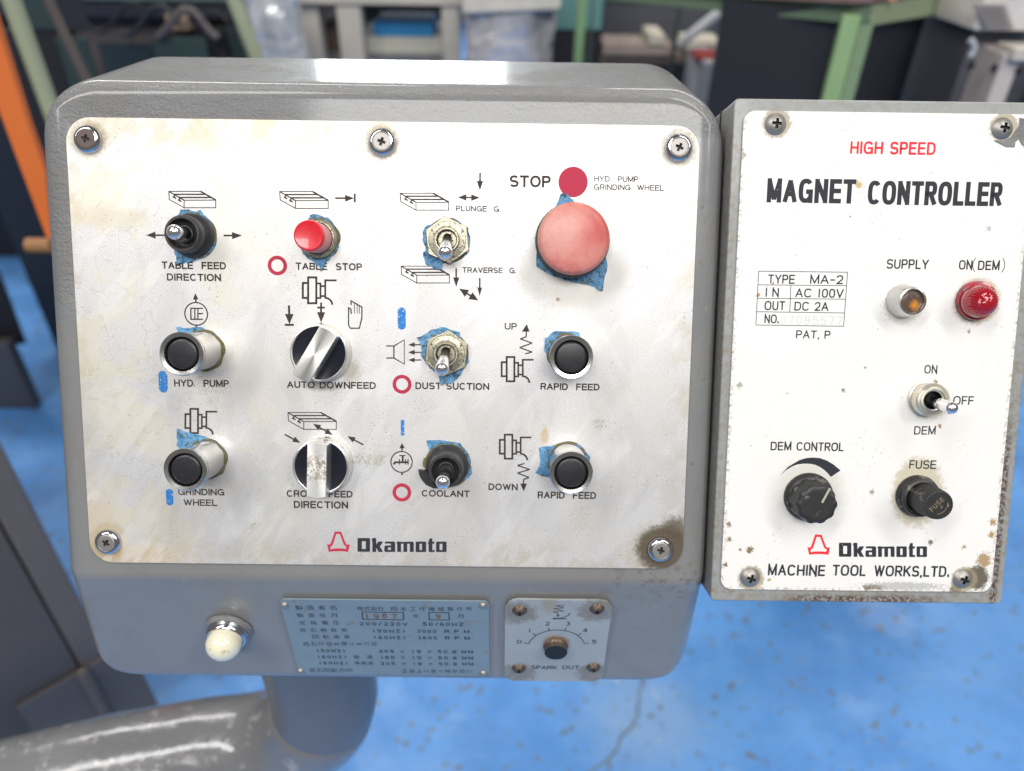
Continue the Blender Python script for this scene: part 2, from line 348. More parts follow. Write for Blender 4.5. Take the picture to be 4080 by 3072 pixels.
BLACKSATIN = simple('black_satin_knob', (.012, .013, .022), .22, 0, .3, .2, .6, .05, .05, dirt=(.05, .05, .055), dsc=.3, dth=.66)
REDBTN = simple('red_button_plastic', (.62, .012, .025), .28, 0, .12, .2, .5, .1, .08, coat=.4)
PINKSIDE = simple('faded_red_plastic', (.66, .26, .25), .42, 0, .2, .2)
t = NT('faded_mushroom'); nn = t.noise(.09, 5, .65); c = t.mix(t.ramp(nn, .38, .66), (.60, .225, .185), (.54, .15, .125))
c = t.mix(t.blob((11, 4), 6, 7, 4, .15), c, (.50, .075, .07)); c = t.mix(t.mul(t.blob((-8, 2), 9, 6, 3, .1), .5), c, (.68, .38, .32))
sp = t.n.new('ShaderNodeTexVoronoi'); t.l.new(t.co, sp.inputs['Vector']); sp.inputs['Scale'].default_value = .25
ringm = t.mul(t.ramp(t.math('ABSOLUTE', t.math('SUBTRACT', sp.outputs[0], .22)), .05, .01), t.ramp(t.noise(.08, 2, off=(3, 3, 3)), .48, .55)); c = t.mix(t.mul(ringm, .5), c, (.48, .12, .10))
c = t.mix(t.mul(t.ramp(t.noise(.5, 5, .7, off=(8, 8, 0)), .62, .68), .45), c, (.40, .06, .05))
t.set(Base_Color=c, Roughness=.46, Coat_Weight=.06); t.bump(t.noise(.3, 4), .15, .15); MUSH = t.m
t = NT('masking_tape_blue'); a = t.noise(.12, 4, .6, off=(3, 1, 0)); c = t.mix(t.ramp(a, .3, .7), (.075, .23, .41), (.13, .33, .56))
c = t.mix(t.mul(t.ramp(t.noise(.35, 6, .75), .49, .60), .85), c, (.04, .06, .055)); t.set(Base_Color=c, Roughness=.45)
t.bump(t.noise(.25, 4, .6, dist=1), 1.0, 1.1); TAPE = t.m
t = NT('grime'); t.set(Base_Color=t.mix(t.noise(.6, 5, .7), (.07, .065, .03), (.20, .17, .08)), Roughness=.8); t.bump(t.noise(.9, 5), .8, .4); GRIME = t.m
# spun face of the selector handles; radial sheen streaks are also put into its colour
def spun(name, dirtk):
    t = NT(name); tg = t.n.new('ShaderNodeTangent'); tg.direction_type = 'RADIAL'; tg.axis = 'Z'; xo = t.xyz()
    g = t.n.new('ShaderNodeMath'); g.operation = 'ARCTAN2'; t.l.new(xo[1], g.inputs[0]); t.l.new(xo[0], g.inputs[1])
    cb = t.n.new('ShaderNodeCombineXYZ'); t.l.new(t.mul(g.outputs[0], 5.0), cb.inputs[0]); an = t.noise(1.0, 3, .7, vec=cb.outputs[0])
    c = t.mix(an, (.58, .56, .52), (.90, .89, .86))
    if dirtk: c = t.mix(t.mul(t.mul(t.ramp(t.noise(.45, 6, .75), .44, .58), t.blob((1, -2), 7, 4, 5, .3, .9, 1.6)), dirtk), c, (.28, .22, .14))
    t.set(Base_Color=c, Metallic=.9, Roughness=.34, Anisotropic=.75, Tangent=tg.outputs[0]); return t.m
SPUN, SPUNDIRTY = spun('spun_aluminium', 0), spun('corroded_spun_aluminium', .9); SPUNDIRTY.node_tree.nodes['Principled BSDF'].inputs['Roughness'].default_value = .55; SPUNDIRTY.node_tree.nodes['Principled BSDF'].inputs['Metallic'].default_value = .45
ALU = simple('machined_aluminium', (.80, .78, .74), .3, .9, .05, .3)
t = NT('red_lens'); t.set(Base_Color=(.50, .006, .02), Roughness=.10, Transmission_Weight=.35, IOR=1.49, Coat_Weight=.6); t.bump(t.noise(.4, 2), .1, .1); LENS = t.m
REDFL = simple('red_lens_flange', (.36, .02, .04), .2, 0, .2, .2, coat=.4, dirt=(.13, .05, .05), dsc=.3, dth=.5)
t = NT('amber_lens'); c = t.mix(t.blob((1.5, -1.8), 1.6, 1.8, 1.5, .7), (.085, .055, .04), (.62, .24, .03)); c = t.mix(t.ramp(t.noise(1.2, 4), .6, .7), c, (.16, .10, .06))  # orange spot imitates the lens's weak glow by colour alone
t.set(Base_Color=c, Roughness=.25, Coat_Weight=.5); t.bump(t.noise(.8, 3), .4, .2); AMBER = t.m
t = NT('ivory_dome'); c = t.mix(t.ramp(t.noise(.16, 5, .7, off=(2, 2, 5)), .56, .70), (.80, .74, .56), (.48, .38, .20)); t.set(Base_Color=c, Roughness=.16, Subsurface_Weight=.1, Coat_Weight=.6); IVORY = t.m
t = NT('nameplate_blue'); xo = t.xyz(); c = t.mix(t.noise(.05, 4), (.19, .25, .285), (.245, .31, .345)); c = t.mix(t.mul(t.ramp(t.noise(.13, 6, .7), .57, .68), .7), c, (.22, .19, .13))
t.set(Base_Color=c, Metallic=.25, Roughness=.36); t.bump(t.noise(.2, 3), .15, .1); NPBLUE = t.m
t = NT('dial_plate'); c = t.mix(t.noise(.06, 3), (.27, .30, .31), (.35, .375, .385))
cor = t.mx(*[t.blob(q, 8.6, 2.0, 6, .3, 1.2, 1) for q in (L2(2060, 2440), L2(2380, 2430), L2(2060, 2680), L2(2370, 2680))])
c = t.mix(t.mul(cor, .85), c, t.mix(t.noise(.3, 6, .7), (.10, .075, .045), (.30, .28, .22))); q = L2(2216, 2565); c = t.mix(t.mul(t.blob(q, 7.0, 1.6, 2, .5), .9), c, (.20, .10, .04))
q = L2(2190, 2410); c = t.mix(t.mul(t.blob(q, 4.5, 2.5, 3, .5, 1, 1.3), .8), c, (.28, .25, .18))
t.set(Base_Color=c, Roughness=.3, Coat_Weight=.4); t.bump(t.math('ADD', t.noise(.18, 4, dist=1.5), t.mul(t.noise(.8, 2), .2)), .5, .35); DIAL = t.m

t = NT('blue_epoxy_floor'); n1 = t.noise(.004, 4, .6); c = t.mix(t.ramp(n1, .35, .65), (.085, .275, .67), (.135, .365, .80))
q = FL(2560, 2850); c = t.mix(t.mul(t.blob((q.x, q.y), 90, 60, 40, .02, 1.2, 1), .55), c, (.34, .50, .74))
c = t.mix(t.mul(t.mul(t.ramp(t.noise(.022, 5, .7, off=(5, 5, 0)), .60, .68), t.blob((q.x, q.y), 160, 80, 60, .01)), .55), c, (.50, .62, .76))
c = t.mix(t.mul(t.ramp(t.noise(.045, 3, .55, off=(9, 2, 0)), .615, .675), .8), c, (.15, .145, .10)); c = t.mix(t.mul(t.ramp(t.noise(.09, 3, .6, off=(39, 2, 0)), .68, .72), .7), c, (.5, .6, .72))
c = t.mix(t.mul(t.ramp(t.noise(.02, 3, .6, off=(19, 2, 0)), .64, .74), .35), c, (.15, .24, .38))
sc_ = t.noise(.012, 3, .5, vec=t.stretch(.25, 1.6, 1), off=(60, 2, 0)); c = t.mix(t.mul(t.ramp(t.math('ABSOLUTE', t.math('SUBTRACT', sc_, .5)), .01, .002), .25), c, (.2, .3, .42))
s1 = t.ramp(t.noise(.03, 5, .7, vec=t.stretch(.22, 1.8, 1), off=(4, 4, 0)), .60, .66); c = t.mix(t.mul(s1, .3), c, (.33, .47, .66)); s2 = t.ramp(t.noise(.03, 5, .7, vec=t.stretch(1.7, .3, 1), off=(54, 4, 0)), .62, .67); c = t.mix(t.mul(s2, .3), c, (.05, .15, .36))
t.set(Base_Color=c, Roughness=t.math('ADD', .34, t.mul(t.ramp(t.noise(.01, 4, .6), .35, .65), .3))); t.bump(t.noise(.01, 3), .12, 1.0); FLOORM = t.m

# ---------------------------------------------------------------- drawing: ribbons, a stroke alphabet, symbols
def ribbon(pts, w, closed=False, rnd=False):
    p = [Vector((a[0], a[1])) for a in pts]; q = [p[0]]
    for a in p[1:]:
        if (a-q[-1]).length > 1e-4: q.append(a)
    if closed and (q[0]-q[-1]).length < 1e-4: q.pop()
    p = q; n = len(p); L, R = [], []
    if not closed:
        for i in range(1, n-1):
            d1, d2 = (p[i]-p[i-1]).normalized(), (p[i+1]-p[i]).normalized()
            if d1.dot(d2) < -.15:                            # a sharp corner: two strokes laid one over the other
                ea = p[i]+d1*w*(.5 if abs(d1.x) < .08 else .12); eb = p[i]-d2*w*(.5 if abs(d2.x) < .08 else .12); A_s = ribbon(p[:i]+[ea], w, False, rnd); B_s = ribbon([eb]+p[i+1:], w, False, rnd)
                return join(A_s, ([(v[0], v[1], v[2]+.003) for v in B_s[0]], B_s[1]))
    for i in range(n):
        a = p[(i-1) % n] if (closed or i > 0) else None; b = p[(i+1) % n] if (closed or i < n-1) else None
        d1 = (p[i]-a).normalized() if a is not None else None; d2 = (b-p[i]).normalized() if b is not None else None
        if d1 is None: d1 = d2
        if d2 is None: d2 = d1
        n1 = Vector((-d1.y, d1.x)); n2 = Vector((-d2.y, d2.x)); m = n1+n2
        m = n1 if m.length < .3 else m.normalized(); dt = m.dot(n1); k = 1/dt if dt > .62 else 1.15; o = m*(w/2*k)
        L.append(p[i]+o); R.append(p[i]-o)
    vs = [(v.x, v.y, 0) for v in L]+[(v.x, v.y, 0) for v in R]; fs = []
    for i in range(n if closed else n-1):
        j = (i+1) % n; fs.append((n+i, n+j, j, i))
    if rnd and not closed:
        for e, d in ((0, (p[0]-p[1]).normalized()), (n-1, (p[-1]-p[-2]).normalized())):
            b = len(vs); a0 = math.atan2(d.y, d.x)-math.pi/2
            for k in range(7): vs.append((p[e].x+w/2*math.cos(a0+math.pi*k/6), p[e].y+w/2*math.sin(a0+math.pi*k/6), 0))
            fs.append(tuple(range(b, b+7)))
    return vs, fs
def flat(strokes, z=.03, dz=.012):                          # every stroke a hair above the one before
    return join(*[([(v[0], v[1], (v[2] if len(v) > 2 else 0)+z+dz*(i % 12)) for v in s[0]], s[1]) for i, s in enumerate(strokes)])
def arc(cx, cy, a, b, d0, d1, n=18, e=2.0):
    o = []
    for i in range(n+1):
        u = math.radians(d0+(d1-d0)*i/n); c, s = math.cos(u), math.sin(u)
        o.append((cx+a*math.copysign(abs(c)**(2/e), c), cy+b*math.copysign(abs(s)**(2/e), s)))
    return o
WID = dict(zip("ABCDEFGHIKLMNOPRSTUVWYZ", (.92, .80, .92, .86, .74, .68, .98, .84, .03, .85, .66, 1.0, .86, 1.0, .76, .82, .82, .80, .82, .86, 1.28, .84, .80)))
WID.update({c: .68 for c in '0234567899'}); WID['8'] = .68; WID['1'] = .25; WID.update({'-': .5, '.': .0, ',': .05, '(': .32, ')': .32, '/': .45, ' ': .32})
def glyph(c, W, H, e):
    A = lambda *a, **k: arc(*a, **k, e=e)
    w2, h2 = W/2, H/2
    if c in 'O0': return [(arc(w2, h2, w2, h2, 0, 360, 40, e), 1)]
    if c == 'I': return [([(w2, 0), (w2, H)], 0)]
    if c == '1': return [([(w2, 0), (w2, H)], 0)]
    if c == 'A': return [([(0, 0), (w2, H), (W, 0)], 0), ([(W*.17, H*.33), (W*.83, H*.33)], 0)]
    if c == 'B': return [([(0, 0), (0, H), (W*.62, H)]+A(W*.62, H*.76, W*.33, H*.24, 90, -90)+[(0, H*.52)], 0), ([(W*.6, H*.52)]+A(W*.64, H*.26, W*.36, H*.26, 90, -90)+[(0, 0)], 0)]
    if c == 'C': return [(arc(w2, h2, w2, h2, 42, 318, 34, e), 0)]
    if c == 'D': return [([(0, 0), (W*.42, 0)]+A(W*.42, h2, W*.58, h2, -90, 90, n=24)+[(0, H)], 1)]
    if c == 'E': return [([(W, 0), (0, 0), (0, H), (W, H)], 0), ([(0, h2*1.03), (W*.93, h2*1.03)], 0)]
    if c == 'F': return [([(0, 0), (0, H), (W, H)], 0), ([(0, h2*1.0), (W*.88, h2*1.0)], 0)]
    if c == 'G': return [(arc(w2, h2, w2, h2, 42, 325, 34, e), 0), ([(w2*1.05, h2*.92), (W*.99, h2*.92), (W*.99, 0)], 0)]
    if c == 'H': return [([(0, 0), (0, H)], 0), ([(W, 0), (W, H)], 0), ([(0, h2), (W, h2)], 0)]
    if c == 'K': return [([(0, 0), (0, H)], 0), ([(W*.96, H), (0, H*.36)], 0), ([(W*.34, H*.58), (W, 0)], 0)]
    if c == 'L': return [([(0, H), (0, 0), (W, 0)], 0)]
    if c == 'M': return [([(0, 0), (0, H), (w2, H*.06), (W, H), (W, 0)], 0)]
    if c == 'N': return [([(0, 0), (0, H), (W, 0), (W, H)], 0)]
    if c == 'P': return [([(0, 0), (0, H), (W*.62, H)]+A(W*.62, H*.73, W*.38, H*.27, 90, -90)+[(0, H*.46)], 0)]
    if c == 'R': return [([(0, 0), (0, H), (W*.62, H)]+A(W*.62, H*.74, W*.38, H*.26, 90, -90)+[(0, H*.48)], 0), ([(W*.58, H*.47), (W*.86, H*.36), (W*.92, 0)] if e < 2.5 else [(W*.5, H*.47), (W, 0)], 0)]
    if c == 'S': return [(arc(w2, H*.745, w2*.94, H*.255, 28, 270, 18, e)+arc(w2, H*.25, w2, H*.25, 90, -155, 18, e), 0)]
    if c == 'T': return [([(0, H), (W, H)], 0), ([(w2, H), (w2, 0)], 0)]
    if c == 'U': return [([(0, H)]+arc(w2, H*.38, w2, H*.38, 180, 360, 20, e)+[(W, H)], 0)]
    if c == 'V': return [([(0, H), (w2, 0), (W, H)], 0)]
    if c == 'W': return [([(0, H), (W*.26, 0), (w2, H), (W*.74, 0), (W, H)], 0)]
    if c == 'Y': return [([(0, H), (w2, H*.42), (W, H)], 0), ([(w2, H*.44), (w2, 0)], 0)]
    if c == 'Z': return [([(0, H), (W, H), (0, 0), (W, 0)], 0)]
    if c == '2': return [(arc(w2, H*.7, w2, H*.3, 165, -30, 14, e)+[(0, 0), (W, 0)], 0)]
    if c == '3': return [(arc(w2, H*.75, w2*.9, H*.25, 150, -90, 14, e), 0), (arc(w2, H*.26, w2, H*.26, 90, -155, 16, e), 0)]
    if c == '4': return [([(W*.75, 0), (W*.75, H), (0, H*.28), (W, H*.28)], 0)]
    if c == '5': return [([(W*.92, H), (W*.1, H), (W*.02, H*.48)]+arc(w2, H*.31, w2, H*.31, 130, -150, 16, e), 0)]
    if c == '6': return [(arc(w2, H*.3, w2, H*.3, 0, 360, 24, e), 1), (arc(w2*1.05, H*.45, w2*1.05, H*.55, 180, 60, 10, e), 0)]
    if c == '9': return [(arc(w2, H*.7, w2, H*.3, 0, 360, 24, e), 1), (arc(w2*.95, H*.55, w2*1.05, H*.55, 0, -120, 10, e), 0)]
    if c == '7': return [([(0, H), (W, H), (W*.35, 0)], 0)]
    if c == '8': return [(arc(w2, H*.755, w2*.88, H*.245, 0, 360, 22, e), 1), (arc(w2, H*.26, w2, H*.26, 0, 360, 24, e), 1)]
    if c == '-': return [([(0, h2*.9), (W, h2*.9)], 0)]
    if c == '.': return [([(0, -H*.04), (0, H*.13)], 0)]
    if c == ',': return [([(w2, H*.03), (0, -H*.14)], 0)]
    if c == '(': return [(arc(W, h2, W, h2*1.2, 112, 248, 12), 0)]
    if c == ')': return [(arc(0, h2, W, h2*1.2, 68, -68, 12), 0)]
    if c == '/': return [([(0, 0), (W, H)], 0)]
    return []
def text(s, x0, x1, y, H, k=.13, e=2.1, gap=.14, rnd=False):  # stroke lettering between x0 and x1, cap height H
    t = H*k; n = len(s); sc = (x1-x0-t*n)/(sum(WID[c] for c in s)+gap*(n-1)); x = x0+t/2; out = []
    for c in s:
        W = WID[c]*sc
        for pts, cl in glyph(c, W, H-t, e):
            q = [Vector(p) for p in pts]; Hc = H-t
            if not cl and not rnd:
                for e0, e1 in ((0, 1), (-1, -2)):            # square ends reach the base line, the cap line and the sides
                    d = (q[e0]-q[e1]).normalized() if (q[e0]-q[e1]).length > 1e-6 else Vector((0, 0)); p = q[e0]
                    if abs(d.y) > .6 and (abs(p.y) < 1e-3 or abs(p.y-Hc) < 1e-3): q[e0] = p+d*(t/2)*(1 if abs(d.x) < .1 else .75)
                    elif abs(d.y) < .05 and (abs(p.x) < 1e-3 or abs(p.x-W) < W*.13+1e-3): q[e0] = p+d*(t/2)
            out.append(ribbon([(x+a, y+t/2+b) for a, b in q], t, cl, rnd))
        x += W+t+gap*sc
    return out
def ptext(fn, s, x0, x1, yb, yt, **k):                       # measured on the photograph, drawn on the plate
    a = fn(x0, yb); b = fn(x1, yb); H = abs(fn(x0, yt)[1]-a[1]); return text(s, a[0], b[0], a[1], H, **k)

# ================================================================= CONTROL BOX
cbox = empty('control_box', PAN, 'grey painted machine control box with a silver plate of twelve switches and buttons', 'control box')
def toloc(p): return (p.x, p.dot(V), p.dot(N))
def offs_poly(poly, ds):                                    # inward offset of a convex polygon, edge by edge
    n = len(poly); out = []
    L = []
    for i in range(n):
        a, b = Vector(poly[i]), Vector(poly[(i+1) % n]); d = (b-a).normalized(); q = Vector((-d.y, d.x)); L.append((a+q*ds[i], d))
    for i in range(n):
        (p, d), (q, e) = L[i-1], L[i]; w_ = q-p; t = (w_.x*e.y-w_.y*e.x)/(d.x*e.y-d.y*e.x)
        out.append(p+d*t)
    return out
face_h = -1.2
def fp(v): q = V*v+N*face_h; return (q.y, q.z)
# edges, counter-clockwise seen from the right: bottom, back, top, sloped face, upright front
prof = [(YL, -285), (97, -285), (97, 8.5), fp(16.5), fp(-221.8)]
K = 8; RTOP, RBOT, RF, RB, RC = 30.0, 24.0, 13.0, 9.0, 11.0
def section(x, dx):                                         # one slice of the casting, rounded in every direction
    def low(R): return R-math.sqrt(max(0, R*R-(R-dx)**2)) if dx < R else 0.0
    base = offs_poly(prof, [low(RBOT), low(RB), low(RTOP), low(RF), low(RF)]); c = offs_poly(base, [RC]*5); out = []
    for i in range(5):
        a, b, cc = c[i-1], c[i], c[(i+1) % 5]; d1, d2 = (b-a).normalized(), (cc-b).normalized(); a1 = math.atan2(-d1.x, d1.y); a2 = math.atan2(-d2.x, d2.y)
        while a2 < a1: a2 += 2*math.pi
        for k in range(K+1):
            u = a1+(a2-a1)*k/K; out.append((b.x+RC*math.cos(u), b.y+RC*math.sin(u)))
    return out
XL, XR = -16.3, 309.2; vs, fs = [], []; rings = []
dxs = [30*(1-math.cos(math.pi/2*i/16)) for i in range(17)]
for x, dx in [(XL+d, d) for d in dxs]+[(XR-d, d) for d in reversed(dxs)]:
    b = len(vs)
    for y, z in section(x, dx):
        t_ = min(1, max(0, (-190-z)/85)); t_ = t_*t_*(3-2*t_); xx = x-7.5*t_*max(0, 1-(x-XL)/200)
        vs.append(toloc(Vector((xx, y, z))))
    rings.append((b, len(vs)-b))
for i in range(len(rings)-1):
    a, n = rings[i]; b, _ = rings[i+1]
    for k in range(n): fs.append((a+k, b+k, b+(k+1) % n, a+(k+1) % n))
a, n = rings[0]; fs.append(tuple(a+k for k in range(n))); a, n = rings[-1]; fs.append(tuple(a+k for k in range(n-1, -1, -1)))
body = mk('body', (vs, fs), GREY, cbox, PAN, sharp=60)
bm = bmesh.new(); bm.from_mesh(body.data); bmesh.ops.recalc_face_normals(bm, faces=bm.faces); bm.to_mesh(body.data); bm.free()
q = body.modifiers.new('wn', 'WEIGHTED_NORMAL')

plate = mk('face_plate', prism(rrect(0, -214.1, 295, 0, 11.5), -1.15, 0), [PLATE], cbox, PAN, bevel=.25)
def sub(name, strokes, m, parent=plate, Mw=PAN, z=.03): return mk(name, flat(strokes, z), m, parent, Mw, sharp=0)

def cv(ox, oy, sc): return lambda x, y: (ox+x/sc, oy+y/sc)
c1 = cv(560, 700, 3.332); c2 = cv(1050, 700, 3.332); c3 = cv(1500, 650, 2.777); c4 = cv(2000, 600, 2.777); c5 = cv(1050, 1080, 3.332)
g4 = cv(500, 1100, 1.58); g5 = cv(1400, 1100, 1.58)
def PT(c): return lambda x, y: P(*c(x, y))
LBL = [('TABLE  FEED', c1, 283, 1135, 1235, 1137, .14), ('DIRECTION', c1, 352, 1070, 1393, 1296, .14), ('TABLE  STOP', c2, 428, 1308, 1248, 1152, .14),
       ('AUTO DOWNFEED', c5, 312, 1492, 1552, 1460, .14), ('HYD.  PUMP', g4, 307, 652, 695, 650, .13), ('GRINDING', g4, 332, 623, 1378, 1337, .13), ('WHEEL', g4, 367, 578, 1445, 1404, .13),
       ('CROSS  FEED', g4, 1015, 1430, 1390, 1347, .14), ('DIRECTION', g4, 1060, 1402, 1460, 1415, .14), ('DUST SUCTION', g5, 403, 868, 712, 668, .14), ('RAPID  FEED', g5, 1190, 1562, 716, 673, .14),
       ('UP', g5, 965, 1042, 337, 295, .13), ('DOWN', g5, 863, 1047, 1347, 1305, .14), ('RAPID  FEED', g5, 1172, 1540, 1399, 1355, .14), ('COOLANT', g5, 443, 745, 1388, 1346, .14),
       ('PLUNGE  G.', c3, 880, 1373, 532, 470, .11), ('TRAVERSE  G.', c3, 950, 1545, 1213, 1150, .11), ('STOP', c4, 83, 538, 403, 272, .14), ('HYD.  PUMP', c4, 1020, 1508, 341, 279, .10), ('GRINDING  WHEEL', c4, 1017, 1790, 434, 371, .10)]
for s, c, x0, x1, yb, yt, k in LBL:
    sub('lettering', ptext(PT(c), s, x0, x1, yb, yt, k=k*(1.6 if k < .12 else 1.4), e=2.15), BROWNINK)
def line(c, pts, w, closed=False): return ribbon([P(*c(x, y)) for x, y in pts], w, closed)
def arrow(c, tail, tip, shaft, hl, hw):
    a = Vector(P(*c(*tail))); b = Vector(P(*c(*tip))); d = (b-a).normalized(); n = Vector((-d.y, d.x)); k = b-d*hl
    return [ribbon([a, k+d*.2], shaft), ([(*(k+n*hw), 0), (*(k-n*hw), 0), (*b, 0)], [(0, 1, 2)])]
def darrow(c, p, q, shaft, hl, hw):
    a = Vector(P(*c(*p))); b = Vector(P(*c(*q))); m = (a+b)/2; mi = lambda v: (v.x, v.y)
    r = []
    for t0, t1 in ((m, a), (m, b)):
        d = (t1-t0).normalized(); n = Vector((-d.y, d.x)); k = t1-d*hl; r += [ribbon([t0, k+d*.2], shaft), ([(*(k+n*hw), 0), (*(k-n*hw), 0), (*t1, 0)], [(0, 1, 2)])]
    return r
def tableicon(c, x, y, s):
    f = lambda *pts: [P(*(c(x, y)[i]+(p[i])*s for i in (0, 1))) for p in pts]
    r = [ribbon(f((0, 0), (127, 0), (187, 34), (187, 65), (61, 65), (2, 32)), .42, True), ribbon(f((0, 0), (61, 35), (187, 34.6)), .42), ribbon(f((61, 35), (61, 65)), .42)]
    r += [ribbon(f((127, 0), (187, 34)), .75), ribbon(f((0, 0), (61, 35)), .55)]
    for gx, gy, ge in ((21, 11.5, 147), (42, 24, 167)):
        r += [ribbon(f((gx, gy), (ge, gy)), .62), ribbon(f((gx+1, gy), (gx+1, gy+12)), .55), ribbon(f((gx-5, gy+9), (gx+8, gy+16)), .7)]
    return r
for c, x, y, s in ((c1, 375, 209, 1), (c2, 215, 211, 1.033), (c3, 262, 333, 1.035), (c3, 272, 1140, 1.03), (g4, 1023, 859, 1.03)):
    sub('table_symbol', tableicon(c, x, y, s), BROWNINK)
def wheelicon(ox, oy, s):                                   # origin: top left of the tall disc, photo pixels
    f = lambda *pts: [P(ox+p[0]*s/3.332, oy+p[1]*s/3.332) for p in pts]; w = .98*s
    r = [ribbon(f((-58, 88), (-58, 286)), w), ribbon(f((-70, 88), (14, 88)), w), ribbon(f((-70, 286), (14, 286)), w)]
    r += [ribbon(f((13, 14), (121, 14), (121, 357), (13, 357)), w, True)]
    r += [ribbon(f((120, 95), (176, 95), (176, 288), (120, 288)), w*.9), ribbon(f((176, 130), (240, 130)), w*.9), ribbon(f((176, 262), (240, 262)), w*.9)]
    r += [ribbon(f((392, 53), (240, 53), (240, 285)), w*.9)]
    r += [ribbon(f(*[(228+105*math.sin(math.radians(a)), 378-95*math.cos(math.radians(a))) for a in range(0, 91, 10)]), w*.95)]
    return r
for ox, oy, s in ((1224, 1101, 1), (755, 1625.3, .935), (2015.2, 1418.4, .94), (2007.6, 1727.8, .93)):
    sub('wheel_symbol', wheelicon(ox, oy, s), BROWNINK)
A_ = BROWNINK
sub('arrow_symbol', arrow(c1, (320, 790), (75, 790), .8, 4.4, 1.65), A_); sub('arrow_symbol', arrow(c1, (1103, 795), (1350, 795), .8, 4.8, 1.65), A_)
sub('stop_arrow_symbol', arrow(c2, (950, 299), (1202, 299), .8, 4.2, 1.6)+[line(c2, [(1211, 237), (1211, 355)], .85)], A_)
sub('arrow_symbol', arrow(c3, (1147, 105), (1144, 305), .75, 4.5, 1.5), A_); sub('double_arrow_symbol', darrow(c3, (900, 378), (1143, 383), .65, 4.0, 1.5), A_)
sub('arrow_symbol', arrow(c3, (882, 1163), (882, 1370), .75, 4.5, 1.5), A_); sub('arrow_symbol', arrow(c3, (1143, 1270), (1142, 1470), .7, 4.0, 1.1), A_)
sub('double_arrow_symbol', darrow(c3, (915, 1388), (1127, 1520), .8, 4.4, 1.9), A_)
sub('double_arrow_symbol', darrow(g4, (1180, 930), (1305, 1000), .7, 3.8, 1.5), A_)
sub('arrow_symbol', arrow(g4, (1003, 997), (1102, 1050), .75, 3.8, 1.5), A_); sub('arrow_symbol', arrow(g4, (1497, 1062), (1397, 1008), .75, 3.8, 1.5), A_)
sub('downfeed_symbol', arrow(c5, (338, 455), (345, 706), 1.05, 4.9, 2.1)+[line(c5, [(282, 714), (403, 714)], 1.0)], A_)
sub('downfeed_symbol', arrow(c5, (764, 417), (765, 685), .95, 5.0, 1.95)+[line(c5, [(713, 485), (815, 485)], .9)], A_)
sub('hand_symbol', [line(c5, [(1162, 450), (1162, 395), (1306, 478), (1306, 620), (1272, 759), (1152, 759), (1129, 715), (1129, 488), (1160, 505), (1165, 570)], .62)]+
    [line(c5, [(x, a), (x, b)], .35) for x, a, b in ((1207, 425, 562), (1243, 445, 566), (1272, 460, 566))], A_)
def circ(c, x, y, r, w, m=A_, name='ring_symbol', extra=()):
    q = P(*c(x, y)); return sub(name, [ribbon(arc(q[0], q[1], r, r, 0, 360, 64), w, True)]+list(extra), m)
tri = lambda c, *p: ([(*P(*c(*q)), 0) for q in p], [(0, 1, 2)])
circ(g4, 445, 238, 5.4, .62, name='pump_symbol', extra=[line(g4, [(443, 166), (442, 145)], .7), tri(g4, (424, 148), (459, 147), (440, 108)), line(g4, [(446, 308), (447, 325)], .7),
     line(g4, [(488, 203), (412, 203), (412, 272), (488, 272)], .6), line(g4, [(437, 203), (437, 272)], .55), line(g4, [(456, 203), (456, 272)], .55), line(g4, [(456, 236), (488, 236)], .6)])
circ(g5, 316, 1170, 5.2, .6, name='coolant_symbol', extra=[line(g5, [(319, 1100), (319, 1082)], .7), tri(g5, (302, 1084), (336, 1084), (319, 1050)), line(g5, [(319, 1240), (319, 1252)], .9),
     line(g5, [(266, 1186), (276, 1172), (357, 1172)], .95), line(g5, [(357, 1150), (357, 1188)], .55), line(g5, [(323, 1172), (323, 1132)], .9), line(g5, [(302, 1130), (342, 1130)], .6), line(g5, [(303, 1152), (303, 1186)], .5), line(g5, [(340, 1152), (340, 1186)], .5)])
sub('suction_symbol', [line(g5, [(220, 440), (266, 440)], .62), line(g5, [(220, 516), (266, 516)], .62), line(g5, [(268, 440), (333, 402), (333, 554), (268, 516)], .62, True)]+
    sum([arrow(g5, (440, y), (358, y), .6, 3.1, 1.2) for y in (432, 480, 528)], []), A_)
sub('rapid_up_symbol', [line(g5, [(1101, 345), (1101, 382), (1064, 395), (1137, 422), (1060, 450), (1137, 478), (1095, 490)], .62), tri(g5, (1073, 350), (1122, 350), (1104, 302))], A_)
sub('rapid_down_symbol', [line(g5, [(1090, 1180), (1046, 1192), (1122, 1217), (1046, 1240), (1118, 1268), (1084, 1282), (1084, 1308)], .62), tri(g5, (1105, 1306), (1063, 1306), (1085, 1356))], A_)
for c, x, y in ((c2, 184, 1193), (g5, 319, 681), (g5, 318, 1362)): circ(c, x, y, 3.75, 1.75, REDINK, 'red_ring')
q = P(2283.4, 725.3); sub('red_disc', [([(q[0]+6.85*math.cos(a*math.pi/32), q[1]+7.0*math.sin(a*math.pi/32), 0) for a in range(64)], [tuple(range(64))])], REDINK)
def pill(px, py, wpx, hpx):
    a = P(px-wpx/2, py+hpx/2); b = P(px+wpx/2, py-hpx/2); return [(rrect(a[0], a[1], b[0], b[1], (b[0]-a[0])*.49), [tuple(range(36))])]
for px, py, a, b in ((1600.6, 1269, 32, 88), (650, 1521, 32, 86), (1604, 1704, 14, 64), (676, 1981, 26, 66)): sub('blue_mark', pill(px, py, a, b), BLUEINK)
